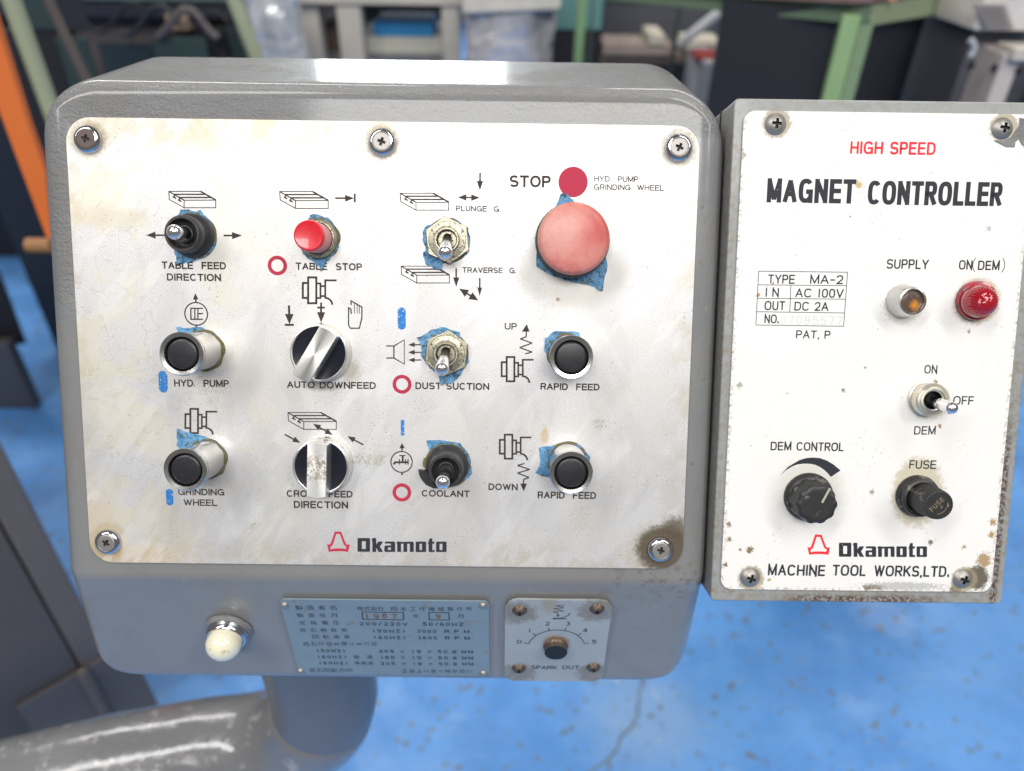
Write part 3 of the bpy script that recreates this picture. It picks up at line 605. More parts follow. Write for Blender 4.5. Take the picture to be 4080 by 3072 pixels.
def logo(fn, c, bell, word, k, z, parent, redm, blkm, Mw):
    B = lambda pts: [fn(*c(bell[0]+(x-195)*bell[2], bell[1]+(y-247)*bell[2])) for x, y in pts]
    outer = B([(310, 249), (404, 252), (476, 440), (530, 440), (505, 550), (440, 541), (365, 538), (290, 541), (222, 550), (195, 437), (232, 440), (250, 425)])
    inner = B([(332, 284), (383, 286), (446, 452), (480, 470), (470, 506), (430, 500), (365, 498), (300, 500), (246, 510), (243, 478), (268, 460), (283, 440)])
    mk('emblem', fill([outer, inner], z), redm, parent, Mw, sharp=0)
    Wd = lambda pts: [fn(*c(word[0]+(x-643)*word[2], word[1]+(y-345)*word[3])) for x, y in pts]
    R = lambda x0, y0, x1, y1, r: Wd(rrect(x0, y0, x1, y1, r, 4))
    loops = [R(643, 345, 828, 548, 16), R(707, 392, 765, 506, 5), Wd([(848, 382), (862, 345), (917, 345), (920, 438), (950, 396), (1022, 397), (972, 472), (1020, 550), (955, 550), (918, 488), (918, 550), (862, 550), (860, 384)]),
             Wd([(1052, 396), (1180, 396), (1197, 412), (1197, 550), (1052, 550), (1037, 538), (1037, 468), (1052, 455), (1134, 453), (1134, 428), (1040, 426)]), R(1090, 484, 1134, 520, 6),
             Wd([(1213, 426), (1226, 396), (1276, 396), (1276, 402), (1455, 397), (1470, 412), (1470, 550), (1412, 550), (1412, 430), (1374, 430), (1374, 550), (1318, 550), (1318, 430), (1283, 430), (1283, 550), (1225, 550), (1225, 426)]),
             R(1497, 397, 1652, 552, 14), R(1555, 430, 1590, 522, 4), Wd([(1675, 430), (1702, 350), (1743, 350), (1743, 399), (1779, 399), (1769, 430), (1743, 430), (1743, 522), (1782, 525), (1771, 553), (1700, 553), (1687, 541), (1687, 430)]),
             R(1797, 397, 1952, 552, 14), R(1850, 430, 1890, 522, 4)]
    mk('logotype', fill(loops, z), blkm, parent, Mw, sharp=0)
c6 = cv(1250, 2050, 3.687)
logo(lambda x, y: P(x, y), c6, (195, 247, 1), (643, 345, 1, 1), 1, .04, plate, REDINK, BLACKINK, PAN)

# ---------------------------------------------------------------- screws with a real cross recess
def screwhead(R, dome, flatr, zs=0.0, cr=.46, cw=.13, depth=1.1, seg=72, nr=22, rot=0.0):
    rs = [R*i/nr for i in range(nr+1)]; vs = [(0, 0, 0)]; fs = []
    def hz(r, a):
        z = dome*(1-max(0, (r-flatr)/(R-flatr))**2.2) if r > flatr else dome
        x, y = abs(r*math.cos(a+rot)), abs(r*math.sin(a+rot)); ww, ll = cw*R, cr*R
        if (x < ww and y < ll) or (y < ww and x < ll): z -= depth*(1-.5*max(x, y)/ll)
        return z+zs
    vs[0] = (0, 0, hz(0, 0))
    for r in rs[1:]:
        for i in range(seg): a = 2*math.pi*i/seg; vs.append((r*math.cos(a), r*math.sin(a), hz(r, a)))
    for i in range(seg): fs.append((0, 1+i, 1+(i+1) % seg))
    for j in range(nr-1):
        for i in range(seg): a, b = 1+j*seg+i, 1+j*seg+(i+1) % seg; fs.append((a, a+seg, b+seg, b))
    b = len(vs)
    for i in range(seg): a = 2*math.pi*i/seg; vs.append((R*math.cos(a), R*math.sin(a), zs-.5))
    for i in range(seg): k = (i+1) % seg; fs.append((1+(nr-1)*seg+i, b+i, b+k, 1+(nr-1)*seg+k))
    # dark inside of the recess
    ms = []
    for f in fs:
        z = sum(vs[i][2] for i in f)/len(f); r = math.hypot(sum(vs[i][0] for i in f)/len(f), sum(vs[i][1] for i in f)/len(f)); ms.append(1 if (r < cr*R and z < zs+dome-.3) else 0)
    return vs, fs, ms
for i, (px, py, rot, m, lab) in enumerate(((352, 556, .2, DIRTSTEEL, 'screw packed with brown dirt in the top left corner of the plate'), (1523.4, 567.7, .3, STEEL, 'cross head screw in the top middle of the plate'),
        (2703, 590, .45, STEEL, 'clean cross head screw in the top right corner of the plate'), (432.6, 2158, .55, STEEL, 'cross head screw in the bottom left corner of the plate'), (2630, 2188, .2, STEEL, 'screw in the grimy bottom right corner of the plate'))):
    x, y = P(px, py); cup = mk('cup_washer', lathe([(6.6, 0), (6.55, .5), (6.2, 1.3), (5.5, 2.1), (4.9, 2.5), (4.45, 2.55), (4.3, 2.3), (4.2, 1.6)], 64), CHROME, cbox, PAN @ T(x, y, .02), sharp=50)
    cup['label'] = lab; mk('screw', screwhead(4.3, .25, 3.6, 2.2, .42, .13, 1.0, rot=rot), [m, GROOVE], cup, PAN @ T(x, y, .02), sharp=30)

# ---------------------------------------------------------------- torn masking tape left round the controls
def wob(pts, amp=.35, n=4):
    out = []
    for i in range(len(pts)):
        a, b = Vector(pts[i]), Vector(pts[(i+1) % len(pts)])
        for k in range(n):
            p = a.lerp(b, k/n); out.append((p.x+random.uniform(-amp, amp), p.y+random.uniform(-amp, amp)))
    return out
TAPES = [(c1, [(495, 525), (560, 450), (640, 455), (760, 475), (800, 450), (835, 510), (940, 620), (1000, 830), (985, 960), (880, 1075), (640, 1150), (500, 1175), (460, 990), (430, 760)]),
         (c2, [(610, 560), (630, 510), (720, 520), (830, 545), (905, 600), (960, 700), (985, 880), (1000, 960), (930, 1060), (830, 1160), (770, 1270), (740, 1200), (640, 1130), (530, 1040), (525, 990), (600, 800)]),
         (c3, [(555, 690), (515, 750), (515, 850), (545, 960), (510, 1010), (535, 1110), (600, 1140), (660, 1180), (720, 1170), (735, 1080), (900, 1050), (1010, 1000), (1045, 850), (1010, 720), (900, 640), (780, 620)]),
         (c4, [(560, 690), (640, 500), (650, 475), (720, 480), (800, 570), (900, 700), (1150, 1160), (1170, 1260), (1110, 1550), (1080, 1545), (1010, 1500), (800, 1465), (680, 1420), (530, 1370), (375, 1280), (375, 1100), (390, 930)]),
         (g4, [(318, 320), (380, 325), (480, 322), (560, 360), (600, 420), (600, 520), (575, 545), (450, 500), (350, 380)]),
         (g4, [(320, 960), (410, 985), (500, 1010), (575, 1055), (615, 1150), (615, 1210), (500, 1280), (400, 1180), (330, 1060)]),
         (g5, [(415, 390), (500, 340), (580, 318), (680, 350), (690, 400), (725, 470), (738, 540), (690, 620), (640, 670), (560, 685), (552, 620), (480, 560), (440, 500), (445, 440)]),
         (g5, [(1215, 390), (1290, 345), (1430, 350), (1450, 400), (1350, 560), (1250, 520), (1215, 470)]),
         (g5, [(475, 1035), (560, 1028), (680, 1050), (740, 1120), (763, 1240), (730, 1270), (600, 1300), (470, 1250), (490, 1090)]),
         (g5, [(1178, 1078), (1280, 1066), (1350, 1050), (1440, 1060), (1500, 1130), (1502, 1180), (1350, 1300), (1240, 1270), (1155, 1235), (1190, 1180)])]
from mathutils.geometry import delaunay_2d_cdt
def wrinkled(loop, seed):                                   # a torn skin of tape: creased, its edges lifting a little
    xs = [p[0] for p in loop]; ys = [p[1] for p in loop]; n = len(loop); pts = [Vector(p) for p in loop]; x = min(xs)
    while x < max(xs):
        y = min(ys)
        while y < max(ys): pts.append(Vector((x+random.uniform(-.35, .35), y+random.uniform(-.35, .35)))); y += 1.05
        x += 1.05
    vo, eo, fo, *_ = delaunay_2d_cdt(pts, [], [list(range(n))], 1, 1e-5)
    used = sorted({i for f in fo for i in f}); mp = {k: i for i, k in enumerate(used)}; vs = []
    for k in used:
        v = vo[k]; q = Vector((v.x*.16, v.y*.16, seed)); cr = abs(mnoise.noise(q*1.7)); e = min((v-Vector(b)).length for b in loop)
        z = .25+1.25*max(0, .32-cr)*2.2+.35*mnoise.noise(q*4)+(.55*max(0, 1-e/1.6)*max(0, mnoise.noise(q*1.1+Vector((3, 3, 3)))+.25))
        vs.append((v.x, v.y, max(z, .12)))
    fs = [tuple(mp[i] for i in f) for f in fo]
    fs = [f if ((Vector(vs[f[1]])-Vector(vs[f[0]])).cross(Vector(vs[f[2]])-Vector(vs[f[0]]))).z > 0 else tuple(reversed(f)) for f in fs]
    cnt = {}
    for f in fs:
        for a, b in zip(f, f[1:]+f[:1]): cnt[(a, b)] = 1
    for a, b in [e for e in cnt if (e[1], e[0]) not in cnt]:
        m = len(vs); vs += [(vs[a][0], vs[a][1], .03), (vs[b][0], vs[b][1], .03)]; fs.append((b, a, m, m+1))
    return vs, fs
for k, (c, pts) in enumerate(TAPES):
    mk('masking_tape', wrinkled(wob([P(*c(*p)) for p in pts]), k*3.7), TAPE, cbox, PAN, sharp=50)

def PX(px, py, h, z=0): x, y = P(px, py, h); return PAN @ T(x, y, z)
def grimering(M, r, parent, h=.9, w=.9):
    prof_ = [(r+w, .1), (r+w*.6, h*.7), (r, h), (r-1.5, h)]
    return mk('grime_ring', lathe(prof_, 60, lambda j, a, z: 1+.035*mnoise.noise(Vector((math.cos(a)*2.2+r, math.sin(a)*2.2, j)))*2), GRIME, parent, M, sharp=0)
# push buttons: chrome barrel, black cap sunk in its rim
def pushbutton(px, py, h, lab, m=SATIN, tilt=None):
    M = PX(px, py, h); b = mk('push_button', lathe([(9.2, .1), (9.2, 1.0), (8.95, 1.4), (9.0, h-6), (9.6, h-2.2), (9.95, h-1.2), (9.9, h-.4), (9.5, h), (7.9, h-.3), (7.55, h-.9), (7.5, h-3.6), (0, h-3.6)], 80, mats=[0]*9+[1, 1]), [m, GROOVE], cbox, M, sharp=40)
    b['label'] = lab
    mk('button_cap', lathe([(6.95, h-4.0), (6.95, h-1.4), (6.6, h-.9), (5.8, h-.75), (0, h-.7)], 64), BLACKPL, b, M, sharp=50); grimering(M, 9.3, b)
pushbutton(722, 1411, 24, 'black push button in a long chrome barrel above the words HYD. PUMP')
pushbutton(736.7, 1873, 24, 'black push button in a worn chrome barrel above GRINDING WHEEL')
pushbutton(2277, 1424, 23, 'black push button above the upper words RAPID FEED'); pushbutton(2276.6, 1885.4, 24, 'black push button above the lower words RAPID FEED')
# red stop push
M = PX(1229.5, 938.6, 17.5); rb = mk('red_push_button', lathe([(7.1, .5), (7.1, 15.8), (6.8, 17.0), (6.1, 17.5), (5.4, 17.35), (0, 17.15)], 72, mats=[1, 0, 0, 0, 0]), [REDBTN, PINKSIDE], cbox, M, sharp=40)
rb['label'] = 'red push button at TABLE STOP'
mk('knurled_ring', lathe([(9.0, .1), (9.0, 1.6), (8.8, 2.0), (8.3, 2.6), (7.9, 3.6), (7.5, 3.7), (7.3, 2.5)], 144, lambda j, a, z: 1+(.018 if j < 2 and int(round(a/(2*math.pi)*144)) % 2 else 0)), NICKEL, rb, M, sharp=30); grimering(M, 9.2, rb)
# mushroom stop
M = PX(2288.8, 948.6, 19)
mu = mk('stop_mushroom_button', lathe([(6, .5), (6, 11), (14.5, 11.2), (16.1, 12.6), (16.35, 14.4), (16.0, 16.2), (15.3, 17.4), (14.0, 18.1), (10, 18.7), (5, 19.0), (0, 19.1)], 96), MUSH, cbox, M, sharp=60)
mu['label'] = 'large faded red mushroom button'
M2_ = PX(2282.7, 956.5, 6); mk('knurled_ring', lathe([(17.2, .1), (17.2, 4.8), (16.6, 5.6), (14.5, 6.0), (8, 6.1)], 180, lambda j, a, z: 1+(.016 if j < 3 and int(round(a/(2*math.pi)*180)) % 2 else 0)), simple('grubby_black_knurl', (.09, .085, .07), .5, .5, .5, .5, dirt=(.35, .33, .28), dsc=.9, dth=.56), mu, M2_, sharp=30)
# bat-handle toggles
def lever(p0, p1, m, parent, r0=2.1, r1=3.35, tip=CHROME, dark=True):
    a, b = Vector(p0), Vector(p1); L = (b-a).length+1.8; d = (b-a).normalized(); q = d.to_track_quat('Z', 'Y').to_matrix().to_4x4()
    q.translation = a*S; Mx = PAN @ q
    n = 10; pr = [(0, 0), (r0, .05), (r0, L*.2), (r0*1.15, L*.45), (r1*.93, L-3.4)]+[(r1*math.cos(u), L-2.0+2.7*math.sin(u)) for u in [math.radians(x) for x in (-25, 0, 20, 40, 60, 76)]]+[(0, L+.7)]
    return mk('lever', lathe(pr, 40), m, parent, Mx, sharp=60)
def hexnut(af, h, z0=0.0, rot=0.0):
    R = af/2/math.cos(math.pi/6); pts = [(R*math.cos(rot+i*math.pi/3), R*math.sin(rot+i*math.pi/3)) for i in range(6)]; return prism(pts, z0, z0+h)
def toggle(nut, piv, ball, hb, lab, boot=None, m=NICKEL, rot=0.0):
    if boot is None:
        x, y = P(*nut, 2.0); M = PAN @ T(x, y)
        o = mk('toggle_switch', hexnut(19.4, 2.7, .35, rot), m, cbox, M, bevel=.45); o['label'] = lab
        mk('washer', lathe([(9.8, .1), (9.8, .5), (8, .6)], 64), NICKEL, o, M)
        mk('collar', lathe([(8.9, 3.0), (8.6, 3.5), (6.5, 3.8), (6.4, 3.0)], 64), m, o, M, sharp=30); zt = 6.0
        mk('bushing', lathe([(5.9, 3.0), (5.9, zt-.4), (5.5, zt), (4.9, zt), (4.4, zt-.5), (4.3, zt-3.5), (0, zt-3.7)], 64, mats=[0, 0, 0, 0, 1, 1]), [m, GROOVE], o, M, sharp=35); grimering(M, 9.9, o, .45, .7)
    else:
        fx, fy, fh, fr, br = boot; p = P(fx, fy, fh); M = PAN @ T(p[0], p[1]); zt = fh-3.5
        o = mk('toggle_switch', lathe([(br, .15), (br, 2.2), (br-.5, 4.0), (br-1.9, 5.2), (fr+.7, fh-3.6), (fr+.5, fh-1.0), (fr, fh), (fr-1.0, fh), (fr-1.5, fh-.8), (fr-1.9, fh-3.0), (fr-2.6, fh-3.9), (0, fh-4.2)], 72), RUBBER, cbox, M, sharp=50); o['label'] = lab
        mk('bushing', lathe([(3.9, fh-4.1), (3.9, zt+.8), (3.4, zt+1.0), (2.9, zt+.6), (2.8, zt-.6)], 48), DUSTBLK, o, M, sharp=35); grimering(M, br, o)
    a = P(*piv, zt); b = P(*ball, hb); lever((a[0], a[1], zt-2.2), (b[0], b[1], hb-1.5), CHROMEG, o)
    return o
CHROMEG = NT('worn_chrome_lever'); z_ = CHROMEG.xyz()[2]
CHROMEG.set(Base_Color=CHROMEG.mix(CHROMEG.ramp(CHROMEG.math('ADD', z_, CHROMEG.mul(CHROMEG.noise(.5, 4), 4)), 9, 13), (.13, .125, .10), (.80, .80, .82)), Metallic=.95, Roughness=CHROMEG.ramp(z_, 16, 8)); 
CHROMEG.set(Roughness=CHROMEG.math('ADD', CHROMEG.mul(CHROMEG.ramp(z_, 13, 7), .3), .12)); CHROMEG.bump(CHROMEG.noise(.8, 3), .1, .06); CHROMEG = CHROMEG.m
toggle((1782.7, 957), (1781, 945), (1771.9, 1006.5), 21, 'bare toggle switch with a clean hex nut between PLUNGE G. and TRAVERSE G.', rot=math.radians(30+6))
toggle((1779, 1408), (1775, 1399), (1759, 1472), 21, 'bare toggle switch with a grimy hex nut above DUST SUCTION', rot=math.radians(30-6))
toggle(None, (739, 927), (689, 923.6), 24, 'toggle switch in a black rubber boot above TABLE FEED', boot=(724, 930, 12.5, 7.9, 10.2))
co_ = toggle(None, (1776, 1880), (1762.7, 1924.7), 23, 'toggle switch in a torn black rubber boot above COOLANT', boot=(1774.7, 1878, 13, 7.6, 10.4))
mk('torn_flap', prism(wob([P(*g5(*p)) for p in [(425, 1212), (470, 1215), (498, 1250), (520, 1300), (545, 1325), (520, 1328), (470, 1300), (440, 1260)]], .15), .5, 3.2), RUBBER, co_, PAN, sharp=0)
mk('grime_crust', prism(wob([P(*g5(*p)) for p in [(455, 1150), (478, 1130), (495, 1160), (498, 1205), (470, 1215), (452, 1185)]], .2), .3, 1.8), GRIME, co_, PAN, sharp=0)
# selector knobs
def selector(px, py, cx_, cy_, ang, face, lab):
    xk, yk = P(px, py, 5.5); xb, yb = P(cx_, cy_, 14); Mk = PAN @ T(xk, yk)
    s = mk('selector_knob', lathe([(14.4, .2), (14.3, 1.0), (13.9, 5.0), (13.5, 5.9), (13.0, 6.1), (12.6, 5.9), (12.5, 5.2)], 96), ALU, cbox, Mk, sharp=40); s['label'] = lab
    mk('black_insert', lathe([(12.55, 4.6), (12.4, 5.4), (8, 4.4), (0, 4.1)], 72), BLACKSATIN, s, Mk, sharp=60)
    R1, hw = 13.7, 4.75; pts = []
    a = math.asin(hw/R1)
    for b0 in (0, math.pi):
        for k in range(9): u = b0-a+2*a*k/8; pts.append((R1*math.cos(u), R1*math.sin(u)))
    Mb = PAN @ T(xk, yk) @ Matrix.Rotation(ang, 4, 'Z'); n = len(pts)
    vs = [(p[0], p[1], 4.3) for p in pts]+[(p[0]*.985, p[1]*.97, 13.5) for p in pts]; sh = Matrix.Rotation(-ang, 3, 'Z') @ Vector((xb-xk, yb-yk, 0))
    vs = vs[:n]+[(v[0]+sh.x*.0, v[1]+sh.y*.0, v[2]) for v in vs[n:]]
    fs = [tuple(range(n, 2*n))]+[(i, (i+1) % n, n+(i+1) % n, n+i) for i in range(n)]
    mk('handle_bar', (vs, fs, [0]+[1]*n), [face, ALU], s, Mb, sharp=30, bevel=.35); return s
selector(1270.6, 1407, 1249.6, 1413, math.radians(58.5), SPUN, 'selector knob with a slanted bright spun handle above AUTO DOWNFEED')
selector(1278.5, 1859.5, 1259.5, 1867, math.radians(88), SPUNDIRTY, 'selector knob with an upright corroded handle above CROSS FEED')

# ---------------------------------------------------------------- upright lower front: lamp, rating plate, dial plate
p = L2(905, 2530, 3); Ml = LOW @ T(p[0], p[1])
lamp = mk('pilot_lamp', lathe([(11.2, .1), (11.0, 1.5), (10.7, 4.0), (10.3, 5.6), (9.6, 6.2), (9.0, 6.0), (8.7, 4.5)], 72), CHROME, cbox, Ml, sharp=45); lamp['label'] = 'pilot lamp with an ivory dome under the silver plate'
mk('lamp_dome', lathe([(8.6, 3), (9.0, 8.0)]+[(9.1*math.cos(math.radians(a)), 8.5+8.4*math.sin(math.radians(a))) for a in range(8, 90, 8)]+[(0, 16.95)], 72), IVORY, lamp, Ml, sharp=60)
mk('paint_skin', lathe([(12.6, .05), (11.9, .5), (11.3, 2.3), (11.0, 2.4)], 72, lambda j, a, z: 1+.03*mnoise.noise(Vector((math.cos(a)*3, math.sin(a)*3, 4)))*(2 if j < 1 else 1)), GREY, lamp, Ml, sharp=0)
c7 = cv(1080, 2350, 2.4043); c8 = cv(1900, 2300, 2.158)
a = L2(*c7(78, 92)); b = L2(*c7(2088, 828)); r_ = L2(*c7(2088, 110))
NX0, NX1, NZ1, NZ0 = a[0], r_[0], (a[1]+r_[1])/2, b[1]
npl = mk('rating_plate', prism(rrect(NX0, NZ0, NX1, NZ1, 3), .02, .9), NPBLUE, cbox, LOW, bevel=.2); npl['label'] = 'pale blue Japanese rating plate'
for px, py in ((130, 147), (2030, 150), (283, 780), (2033, 800)):
    x, z = L2(*c7(px, py)); mk('rivet', lathe([(2.1, .8), (1.9, 1.6), (1.3, 2.2), (.5, 2.45), (0, 2.5)], 24), STEEL, npl, LOW @ T(x, z), sharp=60)
def cjk(s, c, x0, x1, y0, y1, zz):
    cu = D.curves.new('t', 'FONT'); cu.body = s; cu.offset = .004; cu.resolution_u = 3; o = D.objects.new('t', cu); COL.objects.link(o); bpy.context.view_layer.update()
    me = D.meshes.new_from_object(o.evaluated_get(bpy.context.evaluated_depsgraph_get()))
    xs = [v.co.x for v in me.vertices]; ys = [v.co.y for v in me.vertices]; a = L2(*c(x0, y1)); b = L2(*c(x1, y0))
    kx, ky = (b[0]-a[0])/(max(xs)-min(xs)), abs(L2(*c(x0, y0))[1]-a[1])/(max(ys)-min(ys))
    r = [(a[0]+(v.co.x-min(xs))*kx, a[1]+(v.co.y-min(ys))*ky, zz) for v in me.vertices], [tuple(p.vertices) for p in me.polygons]
    D.objects.remove(o); D.curves.remove(cu); D.meshes.remove(me); return r
def spaced(s, c, x0, x1, y0, y1):                            # evenly spaced characters
    n = len(s); h = (y1-y0)*1.45; out = []
    for i, ch in enumerate(s):
        cx0 = x0+(x1-x0-h)*i/max(n-1, 1)
        if ch != ' ': out.append(cjk(ch, c, cx0, cx0+h, y0+(h*.15 if ch in '×さてり' else 0), y1-(h*.1 if ch in '×さてり' else 0), .95))
    return out
J = []
for s, x0, x1, y0, y1 in (('製造者名', 235, 625, 150, 193), ('株式会社', 825, 1080, 160, 200), ('岡本工作機械製作所', 1150, 1925, 164, 204), ('製造年月', 250, 630, 226, 265), ('年', 1360, 1417, 234, 272), ('月', 1785, 1832, 234, 274),
        ('定格電圧', 272, 652, 298, 336), ('砥石無負荷', 280, 725, 369, 405), ('回転速度', 398, 752, 432, 468), ('砥石外径×厚さ×穴径', 312, 1015, 500, 537), ('普通', 792, 970, 627, 662), ('準高速', 800, 978, 686, 720),
        ('砥石回転方向', 372, 775, 752, 790), ('正面より見て時計回り', 1257, 1925, 764, 798)): J += spaced(s, c7, x0, x1, y0, y1)
mk('lettering', join(*J), NAVYINK, npl, LOW, sharp=0)
J = []
LP = lambda x, y: L2(*c7(x, y))
for s, x0, x1, yb, yt in (('200/220V.', 850, 1340, 342, 309), ('50/60HZ', 1455, 1843, 345, 312), ('(50HZ)', 980, 1280, 410, 379), ('3000', 1398, 1585, 412, 382), ('R.P.M.', 1662, 1930, 414, 383), ('(60HZ)', 990, 1285, 472, 441), ('3600', 1405, 1590, 475, 445), ('R.P.M.', 1667, 1935, 477, 446),
        ('(50HZ)', 443, 708, 599, 569), ('205', 1035, 1177, 603, 574), ('19', 1350, 1437, 606, 577), ('50.8', 1597, 1775, 608, 579), ('MM', 1825, 1935, 609, 580), ('(60HZ)', 455, 720, 657, 628), ('180', 1055, 1185, 662, 633), ('19', 1355, 1440, 665, 636), ('50.8', 1602, 1778, 667, 638), ('MM', 1828, 1937, 667, 638),
        ('(60HZ)', 468, 733, 715, 687), ('205', 1050, 1190, 720, 692), ('19', 1362, 1445, 723, 695), ('50.8', 1607, 1782, 725, 697), ('MM', 1831, 1939, 725, 697)):
    J += ptext(LP, s, x0, x1, yb, yt, k=.20, e=2.2, gap=.45)
for x, y in ((1256, 592), (1517, 593), (1263, 650), (1522, 652), (1270, 708), (1528, 710)):
    for q in (((x-18, y-11), (x+18, y+11)), ((x-18, y+11), (x+18, y-11))): J.append(ribbon([LP(*q[0]), LP(*q[1])], .32))
J += [ribbon([LP(*p) for p in pts], .62, True) for pts in ([(872, 213), (1266, 218), (1270, 287), (878, 283)], [(1512, 217), (1703, 219), (1708, 290), (1516, 287)])]
mk('lettering', flat(J, .94, .006), NAVYINK, npl, LOW, sharp=0)
J = sum([[join(*[([(v[0], v[1], .004*i) for v in q[0]], q[1]) for i, q in enumerate(ptext(LP, s, x0, x1, yb, yt, k=.2))])] for s, x0, x1, yb, yt in (('1', 905, 938, 276, 230), ('9', 985, 1037, 276, 232), ('8', 1065, 1112, 271, 225), ('7', 1155, 1208, 276, 232), ('9', 1577, 1628, 276, 235))], [])
for j in J: mk('stamped_digit', ([(v[0], v[1], v[2]+.97) for v in j[0]], j[1]), RUSTINK, npl, LOW, sharp=0)
# dial plate
a = L2(*c8(228, 885)); b = L2(*c8(1160, 200))
dial = mk('spark_out_plate', prism(wob(rrect(L2(*c8(232, 300))[0]+.6, a[1], L2(*c8(1165, 300))[0]-.4, b[1], 7, 6), .18, 2), .02, 1.3), DIAL, cbox, LOW, sharp=0); dial['label'] = 'small worn dial plate marked SPARK OUT'
CP = lambda x, y: L2(*c8(x, y), 1.3)
J = sum([ptext(CP, s, x0, x1, yb, yt, k=.16, e=2.1) for s, x0, x1, yb, yt in (('0', 342, 384, 570, 537), ('1', 444, 462, 474, 443), ('2', 588, 624, 415, 381), ('3', 763, 801, 415, 381), ('4', 908, 950, 472, 438), ('5', 988, 1027, 569, 537), ('SPARK', 465, 690, 790, 757), ('OUT', 730, 880, 790, 757))], [])
pa, pb, pc = Vector(CP(447, 570)), Vector(CP(688, 452)), Vector(CP(925, 570)); hx = (pc.x-pa.x)/2; hyy = pb.y-(pa.y+pc.y)/2; Rr = (hx*hx+hyy*hyy)/(2*hyy); cc = Vector(((pa.x+pc.x)/2, pb.y-Rr))
a0 = math.degrees(math.atan2(pc.y-cc.y, pc.x-cc.x)); a1_ = math.degrees(math.atan2(pa.y-cc.y, pa.x-cc.x)); J.append(ribbon(arc(cc.x, cc.y, Rr, Rr, a0, a1_, 30), .5))
for k in range(6):
    u = math.radians(a1_+(a0-a1_)*k/5); d = Vector((math.cos(u), math.sin(u))); J.append(ribbon([cc+d*Rr, cc+d*(Rr+2.6)], .5))
J += [ribbon([CP(*p) for p in [(645, 357), (775, 357)]], .6), ribbon([CP(*p) for p in [(660, 350), (700, 353), (740, 348), (780, 330), (803, 308)]], .55), ribbon([CP(*p) for p in [(757, 240), (680, 245), (750, 262), (660, 270), (745, 288), (655, 296), (700, 312), (698, 325)]], .4),
      ([(*CP(683, 322), 0), (*CP(712, 322), 0), (*CP(697, 343), 0)], [(0, 2, 1)])]
mk('lettering', flat(J, 1.34, .008), NAVYINK, dial, LOW, sharp=0)
p = L2(*c8(680, 652), 5.2); mk('adjuster_stem', lathe([(6.8, 1.2), (6.5, 2.0), (6.1, 2.6), (6.1, 5.0), (5.9, 5.2), (0, 5.1)], 56, mats=[0, 0, 0, 1, 1]), [RUSTY, GROOVE], dial, LOW @ T(p[0], p[1]), sharp=30)
for px, py in ((368, 315), (1037, 302), (362, 812), (1005, 803)):
    p = L2(*c8(px, py), 3.5); mk('screw', screwhead(3.9, 2.4, .4, 1.4, .4, .13, 1.1), [RUSTY, GROOVE], dial, LOW @ T(p[0], p[1]), sharp=40)

# ================================================================= MAGNET CONTROLLER
mag = empty('magnet_controller', PAN @ T(309.8, 12.5, 0), 'narrow grey box with a rust-spotted white plate lettered MAGNET CONTROLLER', 'control box')
mbody = mk('body', xf(prism(rrect(309.8, -230.2, 456.3, 12.3, 2.4, 5), -60, .8), Matrix.Identity(4)), GREY2, mag, PAN, bevel=.9, seg=3)
mk('lid_seam', join(box(309.35, -229.5, -21, 456.7, 11.7, -19.8)), GROOVE, mag, PAN, sharp=0)
mpl = mk('face_plate', prism(rrect(314.1, -223.6, 449.7, 6.6, 5.5), .82, 2.0), ENAMEL, mag, PAN, bevel=.25)
d6 = cv(2700, 300, 1.603); d7 = cv(2700, 1300, 1.4486); d8 = cv(2950, 1750, 2.212); d9 = cv(2700, 2100, 1.603); da = cv(3500, 1000, 3.814)
def MT(c): return lambda x, y: P(*c(x, y), 2.0)
def msub(name, st, m): return mk(name, flat(st, 2.03), m, mpl, PAN, sharp=0)
for s, c, x0, x1, yb, yt, k, mm in (('HIGH SPEED', d6, 1100, 1645, 502, 420, .15, REDINK2), ('MAGNET', d6, 567, 1132, 812, 657, .165, BLACKINK), ('CONTROLLER', d6, 1210, 2067, 825, 672, .165, BLACKINK), ('SUPPLY', da, 120, 757, 270, 122, .135, BLACKINK), ('ON', da, 1217, 1422, 283, 137, .135, BLACKINK), ('DEM', da, 1507, 1835, 290, 145, .14, BLACKINK),
        ('TYPE', d6, 575, 747, 1330, 1272, .13, BLACKINK), ('MA-2', d6, 845, 1055, 1332, 1274, .13, BLACKINK), ('I N', d6, 560, 645, 1415, 1357, .13, BLACKINK), ('AC 100V', d6, 750, 1058, 1418, 1361, .13, BLACKINK), ('OUT', d6, 553, 685, 1500, 1441, .13, BLACKINK), ('DC 2A', d6, 744, 962, 1503, 1446, .13, BLACKINK), ('NO.', d6, 553, 645, 1583, 1527, .13, BLACKINK),
        ('PAT, P', d7, 682, 880, 70, 23, .13, BLACKINK), ('ON', d7, 1422, 1497, 273, 223, .13, BLACKINK), ('OFF', d7, 1588, 1707, 453, 402, .13, BLACKINK), ('DEM', d7, 1363, 1487, 625, 576, .13, BLACKINK), ('DEM', d7, 535, 655, 716, 666, .14, BLACKINK), ('CONTROL', d7, 685, 957, 718, 668, .14, BLACKINK), ('FUSE', d7, 1335, 1490, 822, 772, .13, BLACKINK),
        ('MACHINE', d9, 575, 940, 309, 238, .145, BLACKINK), ('TOOL', d9, 987, 1200, 311, 240, .145, BLACKINK), ('WORKS,LTD.', d9, 1253, 1733, 314, 244, .145, BLACKINK)):
    msub('lettering', ptext(MT(c), s, x0, x1, yb, yt, k=k*1.15, e=2.7, gap=.16, rnd=k < .16), mm)
mq = lambda c, *pts: [P(*c(*p), 2.0) for p in pts]
msub('bracket_marks', [ribbon(arc(*P(*da(1530, 212), 2.0), 3.0, 4.0, 125, 235, 12), .36), ribbon(arc(*P(*da(1822, 218), 2.0), 3.0, 4.0, 55, -55, 12), .36)], BLACKINK)
